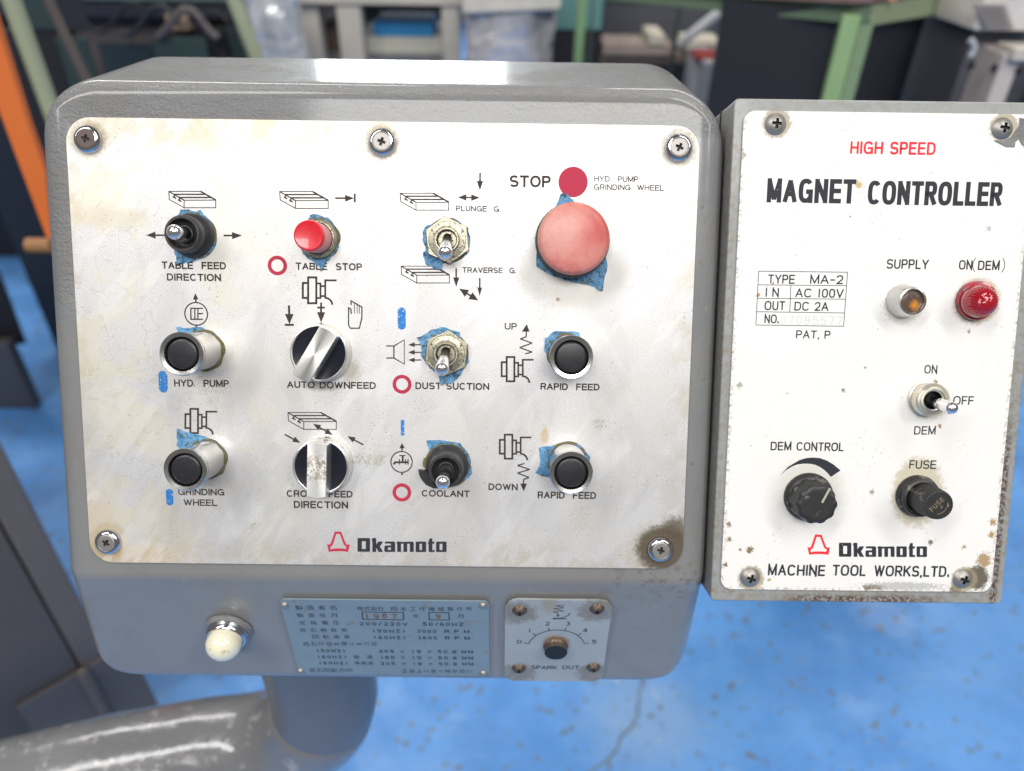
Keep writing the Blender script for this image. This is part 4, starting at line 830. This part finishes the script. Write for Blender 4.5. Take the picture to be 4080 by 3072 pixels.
msub('type_table', [ribbon(mq(d6, (517, 1251), (1085, 1258), (1060, 1603), (500, 1595)), .32, True)]+[ribbon(mq(d6, a, b), .3) for a, b in (((513, 1338), (1078, 1344)), ((508, 1424), (1071, 1430)), ((504, 1510), (1066, 1518)), ((723, 1341), (716, 1513)))], BLACKINK)
st = ptext(MT(d6), '37085577', 655, 1050, 1590, 1535, k=.07, gap=.4); msub('stamped_number', st, FAINT)
ar = [(345, 325), (420, 243), (520, 184), (580, 166), (640, 161), (700, 166), (760, 187), (820, 222), (883, 275), (797, 333), (770, 300), (740, 272), (700, 244), (660, 226), (610, 216), (560, 215), (500, 223), (450, 243), (400, 275)]
mk('taper_scale', fill([mq(d8, *ar)], 2.03), BLACKINK, mpl, PAN, sharp=0)
logo(lambda x, y: P(x, y, 2.0), d8, (590, 838, .597), (868, 912, .593, .61), .6, 2.05, mpl, REDINK2, BLACKINK, PAN)
for px, py, rot, lab in ((3094, 492, .1, 'top left screw'), (4000.7, 509, .15, 'top right screw'), (2992, 2304.6, .3, 'bottom left screw'), (3841.6, 2310, .35, 'bottom right screw in dirt')):
    x, y = P(px, py, 3.4); s = mk('screw', screwhead(5.0, 2.3, .5, 2.1, .44, .12, 1.5, rot=rot), [STEEL, GROOVE], mag, PAN @ T(x, y), sharp=35); s['label'] = lab+' of the white plate'
# supply lamp
x, y = P(3637.7, 1199.8, 11); M = PAN @ T(x, y)
sl = mk('supply_lamp', lathe([(8.1, 2.05), (8.0, 2.8), (7.6, 5), (6.6, 10.2), (6.3, 11), (5.6, 11.1), (5.35, 10.6), (5.3, 9.6)], 72), SATIN, mag, M, sharp=40); sl['label'] = 'lamp in a tapered chrome bezel under the word SUPPLY'
mk('amber_lens', lathe([(5.35, 9.6), (3, 9.9), (0, 10.0)], 48), AMBER, sl, M, sharp=0)
x, y = P(3926, 1202, 13); M = PAN @ T(x, y); x2, y2 = P(3893.3, 1198.5, 4); Mf = PAN @ T(x2+.2, y2)
rl = mk('red_indicator_lamp', lathe([(9.4, 2.05), (9.4, 4.0), (9.0, 4.8), (7.9, 5.0), (7.6, 6.0), (7.7, 7.0), (6.5, 7.2), (0, 7.3)], 72), REDFL, mag, Mf, sharp=40); rl['label'] = 'ribbed red lamp under ON(DEM)'
mk('ribbed_lens', lathe([(7.3, 6.5), (7.5, 8.5)]+[(7.4*math.cos(math.radians(a)), 8.8+7.6*math.sin(math.radians(a))) for a in range(6, 90, 6)]+[(0, 16.5)], 120, lambda j, a, z: 1+(.028*math.cos(a*30) if 3 < j < 14 else 0)), LENS, rl, M, sharp=0)
# on / off / dem toggle
x, y = P(3721.7, 1595.5, 9.5); M = PAN @ T(x, y)
tg = mk('toggle_switch', lathe([(8.6, 2.05), (8.6, 3.2), (7.9, 3.5), (7.9, 8.3), (7.4, 8.9), (6.3, 8.9), (6.1, 9.5), (5.3, 9.6), (5.0, 8.9), (4.4, 8.6), (4.2, 4), (0, 4)], 144, lambda j, a, z: 1+(.025 if 2 <= j <= 3 and int(round(a/(2*math.pi)*144)) % 3 == 0 else 0), mats=[0]*9+[1, 1]), [BRIGHTN, GROOVE], mag, M, sharp=35); tg['label'] = 'toggle switch in a knurled ring beside OFF'
a = P(3712, 1596, 6); b = P(3797.6, 1628, 24); lever((a[0], a[1], 5.0), (b[0], b[1], 22.5), BRIGHTC, tg, 2.3, 3.0)
# dem control knob
x, y = P(3225.8, 1982.8, 4); M = PAN @ T(x, y); x2, y2 = P(3258.3, 2011.3, 15); Mt = PAN @ T(x2, y2)
kn = mk('control_knob', lathe([(12.0, 2.1), (12.0, 3.2), (11.7, 4.2), (10.2, 5.6), (9, 6.0)], 80), DUSTBLK, mag, M, sharp=50); kn['label'] = 'black fluted knob under DEM CONTROL'
mk('fluted_cap', lathe([(10.2, 4.5), (9.9, 8), (9.7, 13.5), (9.3, 14.6), (8.3, 15.1), (7.0, 15.15), (0, 15.0)], 144, lambda j, a, z: 1+((.032*max(-1, min(1, 1.8*math.cos(a*10)))-.015)*(1, 1, 1, .9, .5, 0, 0)[j])), DUSTBLK, kn, Mt, sharp=50)
p1 = Vector(P(*d8(720, 560), 15.2)); p2 = Vector(P(*d8(790, 432), 15.2)); mk('pointer_line', flat([ribbon([p1-Vector((x2, y2)), p2-Vector((x2, y2))], 1.0)], 15.16), simple('dirty_white_paint', (.42, .40, .34), .6), kn, Mt, sharp=0)
# fuse holder
x, y = P(3655, 1976, 3); M = PAN @ T(x, y); x2, y2 = P(3741, 2013.6, 20); 
fu = mk('fuse_holder', lathe([(10.3, 2.05), (10.4, 3.6), (9.6, 4.8), (9.2, 5.2), (9.6, 6.0), (9.2, 7.4), (8, 7.8)], 72), DUSTBLK, mag, M, sharp=50); fu['label'] = 'black knurled fuse cap under FUSE'
Mt = PAN @ T(x2, y2)
mk('fuse_cap', lathe([(7.7, 6), (7.5, 8.2), (6.9, 19.0), (6.6, 20.0), (6.3, 20.1), (6.1, 19.8), (0, 19.8)], 144, lambda j, a, z: 1+(.03*math.cos(a*36) if j < 4 else 0)), DUSTBLK, fu, Mt, sharp=40)
st = text('FUSE', -4.2, 3.6, -.2, 2.3, k=.15, gap=.35)+[ribbon(arc(0, 1.4, 5.3, 5.3, -130, -55, 12), .3)]
e_ = arc(0, 1.4, 5.3, 5.3, -52, -52, 1)[0]; st.append(([(e_[0]-1.5, e_[1]-.9, 0), (e_[0]-.1, e_[1]-1.5+.6, 0), (e_[0]+.6, e_[1]+.9, 0)], [(0, 1, 2)]))
mk('cap_lettering', flat(st, 19.85), simple('faded_gold_paint', (.22, .17, .10), .6), fu, Mt @ Matrix.Rotation(math.radians(48), 4, 'Z'), sharp=0)
# curl of dried paint on the plate's corner
mk('paint_run', prism(wob([P(*p, 2.0) for p in [(3960, 560), (4010, 585), (4040, 586), (4043, 566), (4060, 552), (4070, 575), (4085, 586), (4110, 580), (4110, 480), (4062, 470), (4060, 500), (4030, 545), (3995, 560)]], .1, 2), 2.0, 2.6), GREY, mpl, PAN, sharp=0)

# ================================================================= SUPPORT ARM, CABINET, FLOOR
path = [(62, -8, z) for z in (-272, -320, -370, -425)]
for a in range(8, 91, 8): u = math.radians(a); path.append((62-88*(1-math.cos(u)), -8-6*(1-math.cos(u)), -440-88*math.sin(u)))
path += [(-44, -16, -529), (-120, -30, -531), (-230, -58, -536), (-400, -110, -545), (-700, -210, -560)]
ARMG = simple('grey_gloss_arm', (.165, .165, .172), .22, 0, .22, .02, .035, 1.0, 2.6, coat=.5, dirt=(.33, .32, .31), dsc=.06, dth=.57)
arm = empty('support_arm', frame(Vector((62, -8, -279)), X, Vector((0, 1, 0)), Vector((0, 0, 1))), 'thick bent grey pipe arm holding up the control box from below', 'support arm')
mk('bent_pipe', tube(path[:13], 42, 48), simple('arm_elbow_grey', (.13, .135, .15), .3, 0, .15, .01, .035, .5, 1.2), arm, WLD, sharp=60)
sp = [tuple(Vector(path[6]).lerp(Vector(path[5]), t)) for t in (1.0, .6, 0)]+path[7:]
mk('pipe_sleeve', tube(sp, [38, 42.5, 44]+[44.5]*(len(sp)-3), 48), ARMG, arm, WLD, sharp=60)
mk('mounting_flange', xf(lathe([(42, -12), (58, -12), (58, -1), (42, -1)], 64), Matrix.Translation((62, -8, -285))), ARMG, arm, WLD, sharp=40, bevel=1.5)
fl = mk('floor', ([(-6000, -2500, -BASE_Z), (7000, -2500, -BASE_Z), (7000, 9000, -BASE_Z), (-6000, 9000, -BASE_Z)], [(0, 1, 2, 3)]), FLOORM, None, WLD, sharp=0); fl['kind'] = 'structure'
crk = [FL(*p) for p in ((2562, 2690), (2553, 2740), (2538, 2800), (2540, 2850), (2515, 2905), (2470, 2935), (2462, 2975), (2420, 3030), (2350, 3075), (2310, 3110))]
pts = []
for i in range(len(crk)-1):
    for k in range(6): p = crk[i].lerp(crk[i+1], k/6); pts.append((p.x+random.uniform(-3, 3), p.y+random.uniform(-3, 3)))
cr = mk('floor_crack', ([(v[0], v[1], -BASE_Z+.6) for v in ribbon(pts, 4)[0]], ribbon(pts, 4)[1]), simple('crack_dirt', (.17, .20, .22), .9, 0, .5, .05), None, WLD, sharp=0); cr['kind'] = 'structure'

# machine cabinet at lower left, turned about 43 degrees
Hh = W3(320, 2660, 350); ud = Vector((.73, .68, 0)).normalized(); nd = Vector((ud.y, -ud.x, 0))
def plx(px, py, off=0): d = dr(px, py); q = Hh+nd*off; t = ((q-CAMP).dot(nd))/d.dot(nd); return CAMP+d*t
e = plx(555, 2850); we = (e-Hh).dot(ud)
CABM = frame(Vector((Hh.x, Hh.y, -BASE_Z)), ud, -nd, Vector((0, 0, 1)))
CABG = simple('cabinet_grey_paint', (.155, .13, .115), .6, 0, .15, .006, .03, .3, 1)
cab = empty('machine_cabinet', CABM, 'grey sheet metal machine cabinet with a hinged door at lower left', 'cabinet')
mk('side_post', box(1.2, 0, 0, we, 600, 900), CABG, cab, CABM, bevel=5)
mk('door', box(-800, 2, 30, -1.2, 600, 900), simple('door_grey_paint', (.11, .093, .082), .6, 0, .15, .006, .03, .3, 1), cab, CABM, bevel=3)
htop = Hh.z+BASE_Z; hb_ = htop-(Hh.z-W3(450, 2890, 350).z)
hg = mk('hinge_leaf', box(-95, -4, hb_-30, 75, -.2, htop-3), CABG, cab, CABM, bevel=1)
mk('hinge_pin', xf(lathe([(0, hb_), (9, hb_+2), (9, htop-8), (6, htop+2), (0, htop+4)], 24), Matrix.Translation((0, -9, 0))), CABG, hg, CABM, sharp=40)

# ---------------------------------------------------------------- the workshop behind (soft, out of focus)
def bgbox(name, px0, py0, px1, py1, Y, depth, m, parent=None, floor=False, bevel=3, yaw=0):
    a = W3(px0, py1, Y); b = W3(px1, py0, Y); z0 = -BASE_Z if floor else a.z
    return mk(name, box(a.x, Y, z0, b.x, Y+depth, b.z), m, parent, WLD, bevel=bevel)
def bgthing(name, px, py, Y, label, cat, group=None):
    a = W3(px, py, Y); return empty(name, frame(Vector((a.x, Y, -BASE_Z)), X, Vector((0, 1, 0)), Vector((0, 0, 1))), label, cat, group)
dk = simple('dark_navy_steel', (.02, .023, .035), .5); dk2 = simple('brown_grey_steel', (.10, .088, .092), .55, var=.2, sc=.004); teal = simple('dark_teal_paint', (.03, .055, .056), .45, var=.3, sc=.006)
cream = simple('cream_green_paint', (.33, .36, .24), .55, var=.2, sc=.02); orange = simple('orange_paint', (.72, .17, .035), .45, var=.08, sc=.01)
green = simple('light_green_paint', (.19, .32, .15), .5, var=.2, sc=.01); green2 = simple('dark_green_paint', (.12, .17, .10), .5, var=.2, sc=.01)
beige = simple('beige_paint', (.52, .48, .42), .6, var=.2, sc=.006); blk = simple('matt_black', (.012, .012, .018), .7); tan = simple('cardboard', (.42, .30, .22), .8, var=.2, sc=.01)
lgrey = simple('light_grey_paint', (.42, .43, .45), .5, var=.15, sc=.006)
# orange mast
def prism_y(q, dy):
    n = len(q); return [tuple(v) for v in q]+[(v.x, v.y+dy, v.z) for v in q], [tuple(range(n)), tuple(range(2*n-1, n-1, -1))]+[(i, n+i, n+(i+1) % n, (i+1) % n) for i in range(n)]
a = W3(-260, -400, 500); b = W3(60, 700, 500)
om = bgthing('orange_mast', 60, 900, 560, 'orange painted steel mast standing left of the control box', 'machine frame')
pz = W3(207, 990, 560); pz0 = W3(0, 150, 560)
q_ = [W3(*p, 560) for p in ((-50, -20), (108, 487), (180, 685), (213, 1000), (196, 985), (171, 915), (0, 460), (-170, 10))]
mk('upright', prism_y(q_, 12), orange, om, WLD, bevel=2)
mk('mast_leg', box(pz.x-8, 562, -BASE_Z, pz.x+6, 600, pz.z-55), orange, om, WLD, bevel=3)
mk('cross_pin', tube([(W3(112, 978, 548).x, 548, W3(150, 978, 548).z), (pz.x+10, 548, W3(150, 978, 548).z)], 10, 16), simple('rusty_orange_steel', (.30, .15, .06), .6), om, WLD)
def pole(name, p0, p1, Y, r, m, label, group=None):
    a = W3(*p0, Y); b = W3(*p1, Y); d = (b-a).normalized(); t = (b.z+BASE_Z)/max(-d.z, .05); e = b+d*t
    return tag(mk(name, tube([tuple(a-d*200), tuple(a.lerp(b, .5)), tuple(b), tuple(e)], r, 16), m, None, WLD, sharp=60), label, 'pole', group)
pole('cream_pole', (45, 0), (180, 370), 900, 14, cream, 'pale green pole leaning behind the left corner of the control box', 'pale leaning poles')
pole('brown_rod', (190, 0), (330, 290), 1000, 8.5, simple('brown_steel', (.11, .085, .08), .5), 'thin brown rod leaning between the pale pole and the dark bench')
pole('cream_pole', (925, -20), (1020, 225), 1300, 15, cream, 'pale green pole leaning beside the crumpled silver bag', 'pale leaning poles')
# dark machine bench
dm = bgthing('dark_machine', 600, 200, 1700, 'dark steel machine bench with teal boxes under it at back left', 'machine')
bgbox('bench_top', -100, 5, 1010, 62, 1650, 600, dk, dm); bgbox('drawer_front', 320, 62, 960, 235, 1700, 400, dk2, dm, floor=True); bgbox('side_frame', -300, 30, 318, 120, 1720, 420, dk, dm, floor=True)
bgbox('teal_cabinet', 430, 175, 650, 330, 1640, 8, simple('very_dark_teal', (.025, .04, .05), .4), dm, floor=True); bgbox('teal_cabinet', 645, 150, 815, 330, 1600, 10, teal, dm, floor=True); bgbox('dark_gap_panel', 818, 125, 890, 330, 1640, 50, blk, dm, floor=True); bgbox('teal_cabinet', 895, 110, 1000, 330, 1660, 12, teal, dm, floor=True)
bgbox('upper_rail', 60, -60, 1020, -2, 1640, 60, simple('grey_teal_paint', (.10, .14, .14), .5), dm); bgbox('upper_plate', 60, -160, 1020, -62, 1700, 60, dk, dm)
for k in range(5):
    mk('cable', tube([tuple(W3(330+150*k+i*34, 70+60*math.sin(i*.8+k)+12*k, 1590)) for i in range(8)], 5+k % 3*2, 10), (blk, dk, dk2)[k % 3], dm, WLD)
bgbox('bench_leg', 200, 60, 222, 300, 1640, 60, blk, dm, floor=True)
tag(bgbox('tan_block', 668, 58, 742, 122, 1640, 50, tan, None), 'small tan cardboard box against the dark bench', 'box')
mk_ = bgthing('green_machine', 250, 100, 1200, 'green machine body glimpsed between the two leaning poles', 'machine'); bgbox('casting', 95, -60, 165, 120, 1250, 12, teal, mk_); bgbox('casting', 80, 121, 250, 400, 1255, 20, blk, mk_, floor=True); bgbox('casting', 262, 150, 335, 300, 1240, 14, teal, mk_, floor=True); bgbox('casting', 95, -160, 335, -61, 1250, 12, dk, mk_); bgbox('casting', 166, -60, 300, 120, 1262, 12, dk, mk_)
dn = bgthing('black_motor', 80, 700, 900, 'black motor and cable heap on the floor left of the orange mast', 'motor'); 
a = W3(30, 600, 2500); mk('housing', xf(lathe([(0, -110), (90, -110), (100, -90), (100, 90), (90, 110), (0, 110)], 32), Matrix.Translation((a.x-70, 2500, a.z)) @ Matrix.Rotation(math.radians(90), 4, 'Y')), blk, dn, WLD, sharp=40)
bgbox('pedestal', -260, 660, 165, 860, 2450, 360, blk, dn, floor=True)
for k in range(7):
    yy = 2150+k*34; pts = [W3(-30+40*i, 590+k*40+22*math.sin(i*1.1+k*1.7), yy) for i in range(7)]
    mk('cable', tube([tuple(p) for p in pts], 20, 12), simple('cable_sheath_%s' % 'abcdefg'[k], ((.05, .05, .055), (.12, .12, .125), (.03, .03, .04))[k % 3], .5), dn, WLD)
bl_ = bgthing('black_stand', 60, 1400, 700, 'black slanting stand with a grey foot on the blue floor at far left', 'stand')
a, b, c_, d_ = W3(-160, 1000, 1450), W3(-5, 1090, 1450), W3(102, 1372, 1450), W3(-150, 1400, 1450)
mk('stand_plate', ([tuple(q) for q in (a, b, c_, d_)]+[(q.x, q.y+10, q.z) for q in (a, b, c_, d_)], [(0, 3, 2, 1), (4, 5, 6, 7), (0, 1, 5, 4), (1, 2, 6, 5), (2, 3, 7, 6), (3, 0, 4, 7)]), blk, bl_, WLD, bevel=3)
bgbox('foot', -200, 1370, 25, 1460, 1400, 40, simple('dull_grey_steel', (.09, .09, .10), .5), bl_, floor=True, bevel=8)
# crumpled wrapped bundle
def crumpled(px0, py0, px1, py1, Y, depth, amp, seed):
    a = W3(px0, py1, Y); b = W3(px1, py0, Y); vs, fs = [], []; nu, nv = 40, 36; z0 = a.z-250
    for j in range(nv+1):
        for i in range(nu):
            u = 2*math.pi*i/nu; z = z0+(b.z-z0)*j/nv; q = mnoise.noise(Vector((math.cos(u)*2.2+seed, math.sin(u)*2.2, z*.012)))+.6*abs(mnoise.noise(Vector((math.cos(u)*5+seed, math.sin(u)*5, z*.03))))
            rx = (b.x-a.x)/2; vs.append(((a.x+b.x)/2+math.copysign(abs(math.cos(u))**.6, math.cos(u))*rx+q*amp*math.cos(u), Y+depth/2+math.copysign(abs(math.sin(u))**.6, math.sin(u))*depth/2+q*amp*math.sin(u), z))
    for j in range(nv):
        for i in range(nu): k = (i+1) % nu; fs.append((j*nu+i, j*nu+k, (j+1)*nu+k, (j+1)*nu+i))
    fs.append(tuple(nv*nu+i for i in range(nu))); return vs, fs
foil = simple('crumpled_plastic_wrap', (.62, .63, .66), .2, .3, .5, .02, .03, .9, 4); film = simple('clear_film_over_scrap', (.52, .50, .52), .18, .25, .75, .015, .02, .9, 5)
tag(mk('wrapped_bundle', crumpled(1005, -60, 1145, 235, 1500, 110, 14, 3), foil, None, WLD, sharp=0), 'crumpled silvery plastic bundle hanging between the pale pole and cream table', 'bag')
# cream work table with things on its shelf
tb = bgthing('cream_table', 1500, 0, 1900, 'cream painted work table with a cluttered lower shelf at back centre', 'table')
bgbox('tabletop', 1120, -40, 1860, 14, 1850, 700, beige, tb); bgbox('shelf', 1280, 215, 1790, 240, 1950, 500, simple('grey_shelf', (.18, .18, .19), .6), tb)
for x0, x1, yy in ((1195, 1262, 1880), (1368, 1432, 1860), (1768, 1826, 1860), (1150, 1190, 2440)): bgbox('leg', x0, 10, x1, 300, yy, 60, beige, tb, floor=True)
bgbox('back_panel', 1180, 16, 1790, 240, 2520, 30, dk2, tb, floor=True)
tag(bgbox('blue_box', 1490, 88, 1722, 146, 1960, 180, simple('bright_blue_card', (.03, .24, .50), .5), None), 'bright blue flat box on the shelf of the cream table', 'box')
tag(bgbox('cream_parcel', 1432, 150, 1762, 215, 1955, 300, simple('cream_card', (.55, .52, .42), .7), None), 'long cream parcel under the blue box on the table shelf', 'parcel')
tag(bgbox('brown_box', 1280, 85, 1372, 215, 2000, 200, simple('brown_card', (.15, .10, .08), .7), None), 'brown box at the left end of the table shelf', 'box')
bn = bgthing('covered_bin', 2000, 200, 1550, 'bin of scrap wrapped in clear plastic with a cream lid', 'bin')
mk('wrapped_body', crumpled(1850, 40, 2215, 300, 1560, 260, 12, 9), film, bn, WLD, sharp=0); a = W3(1840, 60, 1545); b = W3(2250, -60, 1545)
mk('lid', ([(a.x, 1545, a.z), (b.x-6, 1545, a.z+12), (b.x, 1560, b.z), (a.x, 1545, b.z)]+[(a.x, 1850, a.z), (b.x-6, 1850, a.z+12), (b.x, 1850, b.z), (a.x, 1850, b.z)], [(0, 1, 2, 3), (7, 6, 5, 4), (0, 4, 5, 1), (1, 5, 6, 2), (2, 6, 7, 3), (3, 7, 4, 0)]), simple('creamy_lid', (.55, .52, .47), .35, var=.25, sc=.02), bn, WLD, bevel=8)
tp = bgthing('teal_cabinet', 2300, 50, 1900, 'teal cabinet standing behind the light green post', 'cabinet'); bgbox('panel', 2190, -200, 2420, 118, 1950, 300, simple('teal_paint', (.12, .27, .26), .45), tp); bgbox('plinth', 2200, 119, 2400, 260, 1960, 280, blk, tp, floor=True)
gp = bgthing('green_post', 2330, 100, 1400, 'light green square steel post rising behind the middle of the control box', 'post'); bgbox('post_front', 2288, -100, 2345, 320, 1400, 55, green, gp, floor=True, bevel=2); bgbox('post_side', 2345.5, -100, 2374, 320, 1404, 50, green2, gp, floor=True, bevel=2)  # shaded side of the light post imitated with a darker green
# scrap rack behind
rk = bgthing('scrap_rack', 2600, 100, 2000, 'dark rack of metal offcuts between the green post and the bench', 'rack')
a = W3(2690, 0, 1700); bgbox('upright', 2678, -100, 2728, 320, 1700, 50, simple('dark_green_black', (.03, .045, .04), .5), rk, floor=True)
bgbox('slate_panel', 2400, 10, 2900, 150, 2150, 40, simple('slate_steel', (.075, .08, .10), .5), rk); bgbox('shelf', 2390, 222, 2900, 250, 1950, 400, simple('brown_shelf', (.16, .12, .10), .7), rk); bgbox('back_board', 2390, 150, 2900, 222, 2400, 30, dk, rk); bgbox('lower_board', 2390, 251, 2900, 320, 1955, 60, dk, rk, floor=True); bgbox('teal_beam', 2400, -60, 2900, 8, 2140, 60, simple('teal_beam', (.06, .15, .14), .5), rk)
for k, (x0, y0, x1, y1, cc, nm, lb) in enumerate(((2400, 178, 2680, 220, (.30, .24, .21), 'tan_offcut', 'tan metal offcut on the rack shelf'), (2585, 138, 2652, 178, (.52, .48, .40), 'cream_offcut', 'cream block on top of the tan offcut'), (2735, 168, 2885, 205, (.50, .46, .38), 'long_cream_offcut', 'long cream offcut on the rack shelf near the bench'))):
    tag(bgbox(nm, x0, y0, x1, y1, 1930-k*6, 150, simple(nm+'_metal', cc, .5, var=.3, sc=.02), None), lb, 'offcut', 'offcuts on the rack shelf')
a, b = W3(2738, 152, 1780), W3(2868, 48, 1780); tag(mk('leaning_bar', tube([tuple(a-(b-a)*.3), tuple(b)], 13, 12), lgrey, None, WLD), 'pale grey bar leaning diagonally on the scrap rack', 'bar')
tag(bgbox('red_rag', 2770, 218, 2880, 248, 1700, 90, simple('red_cloth', (.26, .03, .03), .8, var=.4, sc=.03), None, bevel=12), 'red rag lying on the pale grey carton', 'rag')
tag(bgbox('grey_carton', 2740, 250, 2888, 700, 1660, 220, lgrey, None, floor=True), 'pale grey carton standing behind the right corner of the control box', 'carton')
# green bench
gb = bgthing('green_bench', 3350, 80, 1000, 'light green steel bench with dark sides standing behind the magnet controller', 'bench')
Yb = 900
def quad(name, pts, Y, dy, m, parent):
    q = [W3(px, py, Y if len(r) == 0 else r[0]) for px, py, *r in pts]; n = len(q)
    return mk(name, ([tuple(v) for v in q]+[(v.x, v.y+dy, v.z) for v in q], [tuple(range(n-1, -1, -1)), tuple(range(n, 2*n))]+[(i, (i+1) % n, n+(i+1) % n, n+i) for i in range(n)]), m, parent, WLD, bevel=1.5)
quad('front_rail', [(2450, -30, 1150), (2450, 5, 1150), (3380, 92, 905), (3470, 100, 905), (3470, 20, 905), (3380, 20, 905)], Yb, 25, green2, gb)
quad('side_rail', [(3472, 20, 910), (3472, 104, 910), (3800, 48, 1300), (3800, -40, 1300)], Yb, 25, simple('grey_green_paint', (.24, .29, .17), .5), gb)
mk('bench_top', ([tuple(W3(*p)) for p in ((2450, -34, 1150), (3380, 16, 900), (3475, 16, 900), (3810, -42, 1300), (3300, -110, 1700))]+[tuple(W3(*p)+Vector((0, 0, 22))) for p in ((2450, -34, 1150), (3380, 16, 900), (3475, 16, 900), (3810, -42, 1300), (3300, -110, 1700))],
   [(4, 3, 2, 1, 0), (5, 6, 7, 8, 9)]+[(i, (i+1) % 5, 5+(i+1) % 5, 5+i) for i in range(5)]), simple('rusty_brown_top', (.20, .12, .10), .6, var=.4, sc=.03), gb, WLD, bevel=2)
def vleg(name, px0, px1, py, Y, dy, m, top=60):
    a = W3(px0, py, Y); b = W3(px1, py, Y); zt = W3(px0, top, Y).z; return mk(name, box(a.x, Y, -BASE_Z, b.x, Y+dy, zt), m, gb, WLD, bevel=1.5)
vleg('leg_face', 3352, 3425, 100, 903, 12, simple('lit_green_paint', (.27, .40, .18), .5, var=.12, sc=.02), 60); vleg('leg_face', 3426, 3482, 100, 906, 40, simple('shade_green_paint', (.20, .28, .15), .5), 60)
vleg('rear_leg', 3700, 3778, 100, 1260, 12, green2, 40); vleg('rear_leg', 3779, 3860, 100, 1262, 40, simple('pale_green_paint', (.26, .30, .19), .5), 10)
for p0, p1, Y0, Y1, nm in (((2890, 5), (3362, 40), 1010, 925, 'dark_side'), ((3470, 40), (3700, 30), 935, 1230, 'dark_side')):
    a, b = W3(*p0, Y0), W3(*p1, Y1); mk(nm, ([(a.x, a.y, -BASE_Z), (b.x, b.y, -BASE_Z), (b.x, b.y, b.z), (a.x, a.y, a.z)]+[(a.x, a.y+15, -BASE_Z), (b.x, b.y+15, -BASE_Z), (b.x, b.y+15, b.z), (a.x, a.y+15, a.z)], [(0, 1, 2, 3), (7, 6, 5, 4), (0, 4, 5, 1), (1, 5, 6, 2), (2, 6, 7, 3), (3, 7, 4, 0)]), blk, gb, WLD)
tag(bgbox('orange_scrap', 3505, -8, 3575, 10, 960, 60, simple('orange_plastic', (.55, .20, .12), .6), None), 'small orange scrap lying on the green bench', 'scrap')
# machine with vice at far right
vm = bgthing('vice_machine', 3950, 200, 1100, 'beige machine block with bolt holes at the top right edge', 'machine')
pb_ = simple('pinkish_beige_paint', (.54, .47, .43), .5, var=.15, sc=.01)
bgbox('block', 3822, 214, 4078, 700, 1000, 200, pb_, vm, floor=True); bgbox('upper_table', 3878, -30, 4200, 122, 1050, 260, simple('pale_machined_steel', (.78, .73, .70), .35, .2, .2, .02), vm); bgbox('dark_slot', 3850, 123, 4200, 213, 1080, 200, simple('dark_slot_steel', (.10, .10, .11), .4), vm, floor=True)
bgbox('right_block', 4084, 300, 4250, 700, 990, 200, dk2, vm, floor=True); bgbox('jaw', 4030, 195, 4200, 245, 985, 60, simple('cream_jaw', (.55, .50, .44), .5), vm)
for px, py, r in ((3870, 262, 13), (3960, 272, 13), (4060, 282, 12)):
    a = W3(px, py, 998); mk('bolt_hole', xf(lathe([(r*.55, 0), (r*.45, .6), (0, .6)], 24), Matrix.Translation(a) @ Matrix.Rotation(math.radians(90), 4, 'X')), [blk, pb_], vm, WLD)
mk('hook', tube([tuple(W3(3858+18*math.cos(u)*1.3, 190+34*math.sin(u), 985)) for u in [x*.3 for x in range(-4, 6)]], 5, 12), lgrey, vm, WLD)
for k in range(9):
    bgbox('grille_bar', 3885+k*5, 20+k*11, 4010+k*4, 25+k*11, 1040, 8, simple('grille_%s' % 'abcdefghi'[k], (.3, .27, .27), .5), vm, bevel=0)
gd = bgthing('dark_column', 3810, 100, 1400, 'black steel column between the green bench and the beige machine', 'column'); bgbox('column_body', 3560, -200, 3880, 400, 1500, 300, blk, gd, floor=True)
# hall wall
wl = mk('workshop_wall', box(-6000, 8500, -BASE_Z, 7000, 8600, 400), simple('wall_paint', (.22, .22, .22), .8), None, WLD, sharp=0); tag(wl, 'dim grey workshop wall far behind the benches', 'wall')
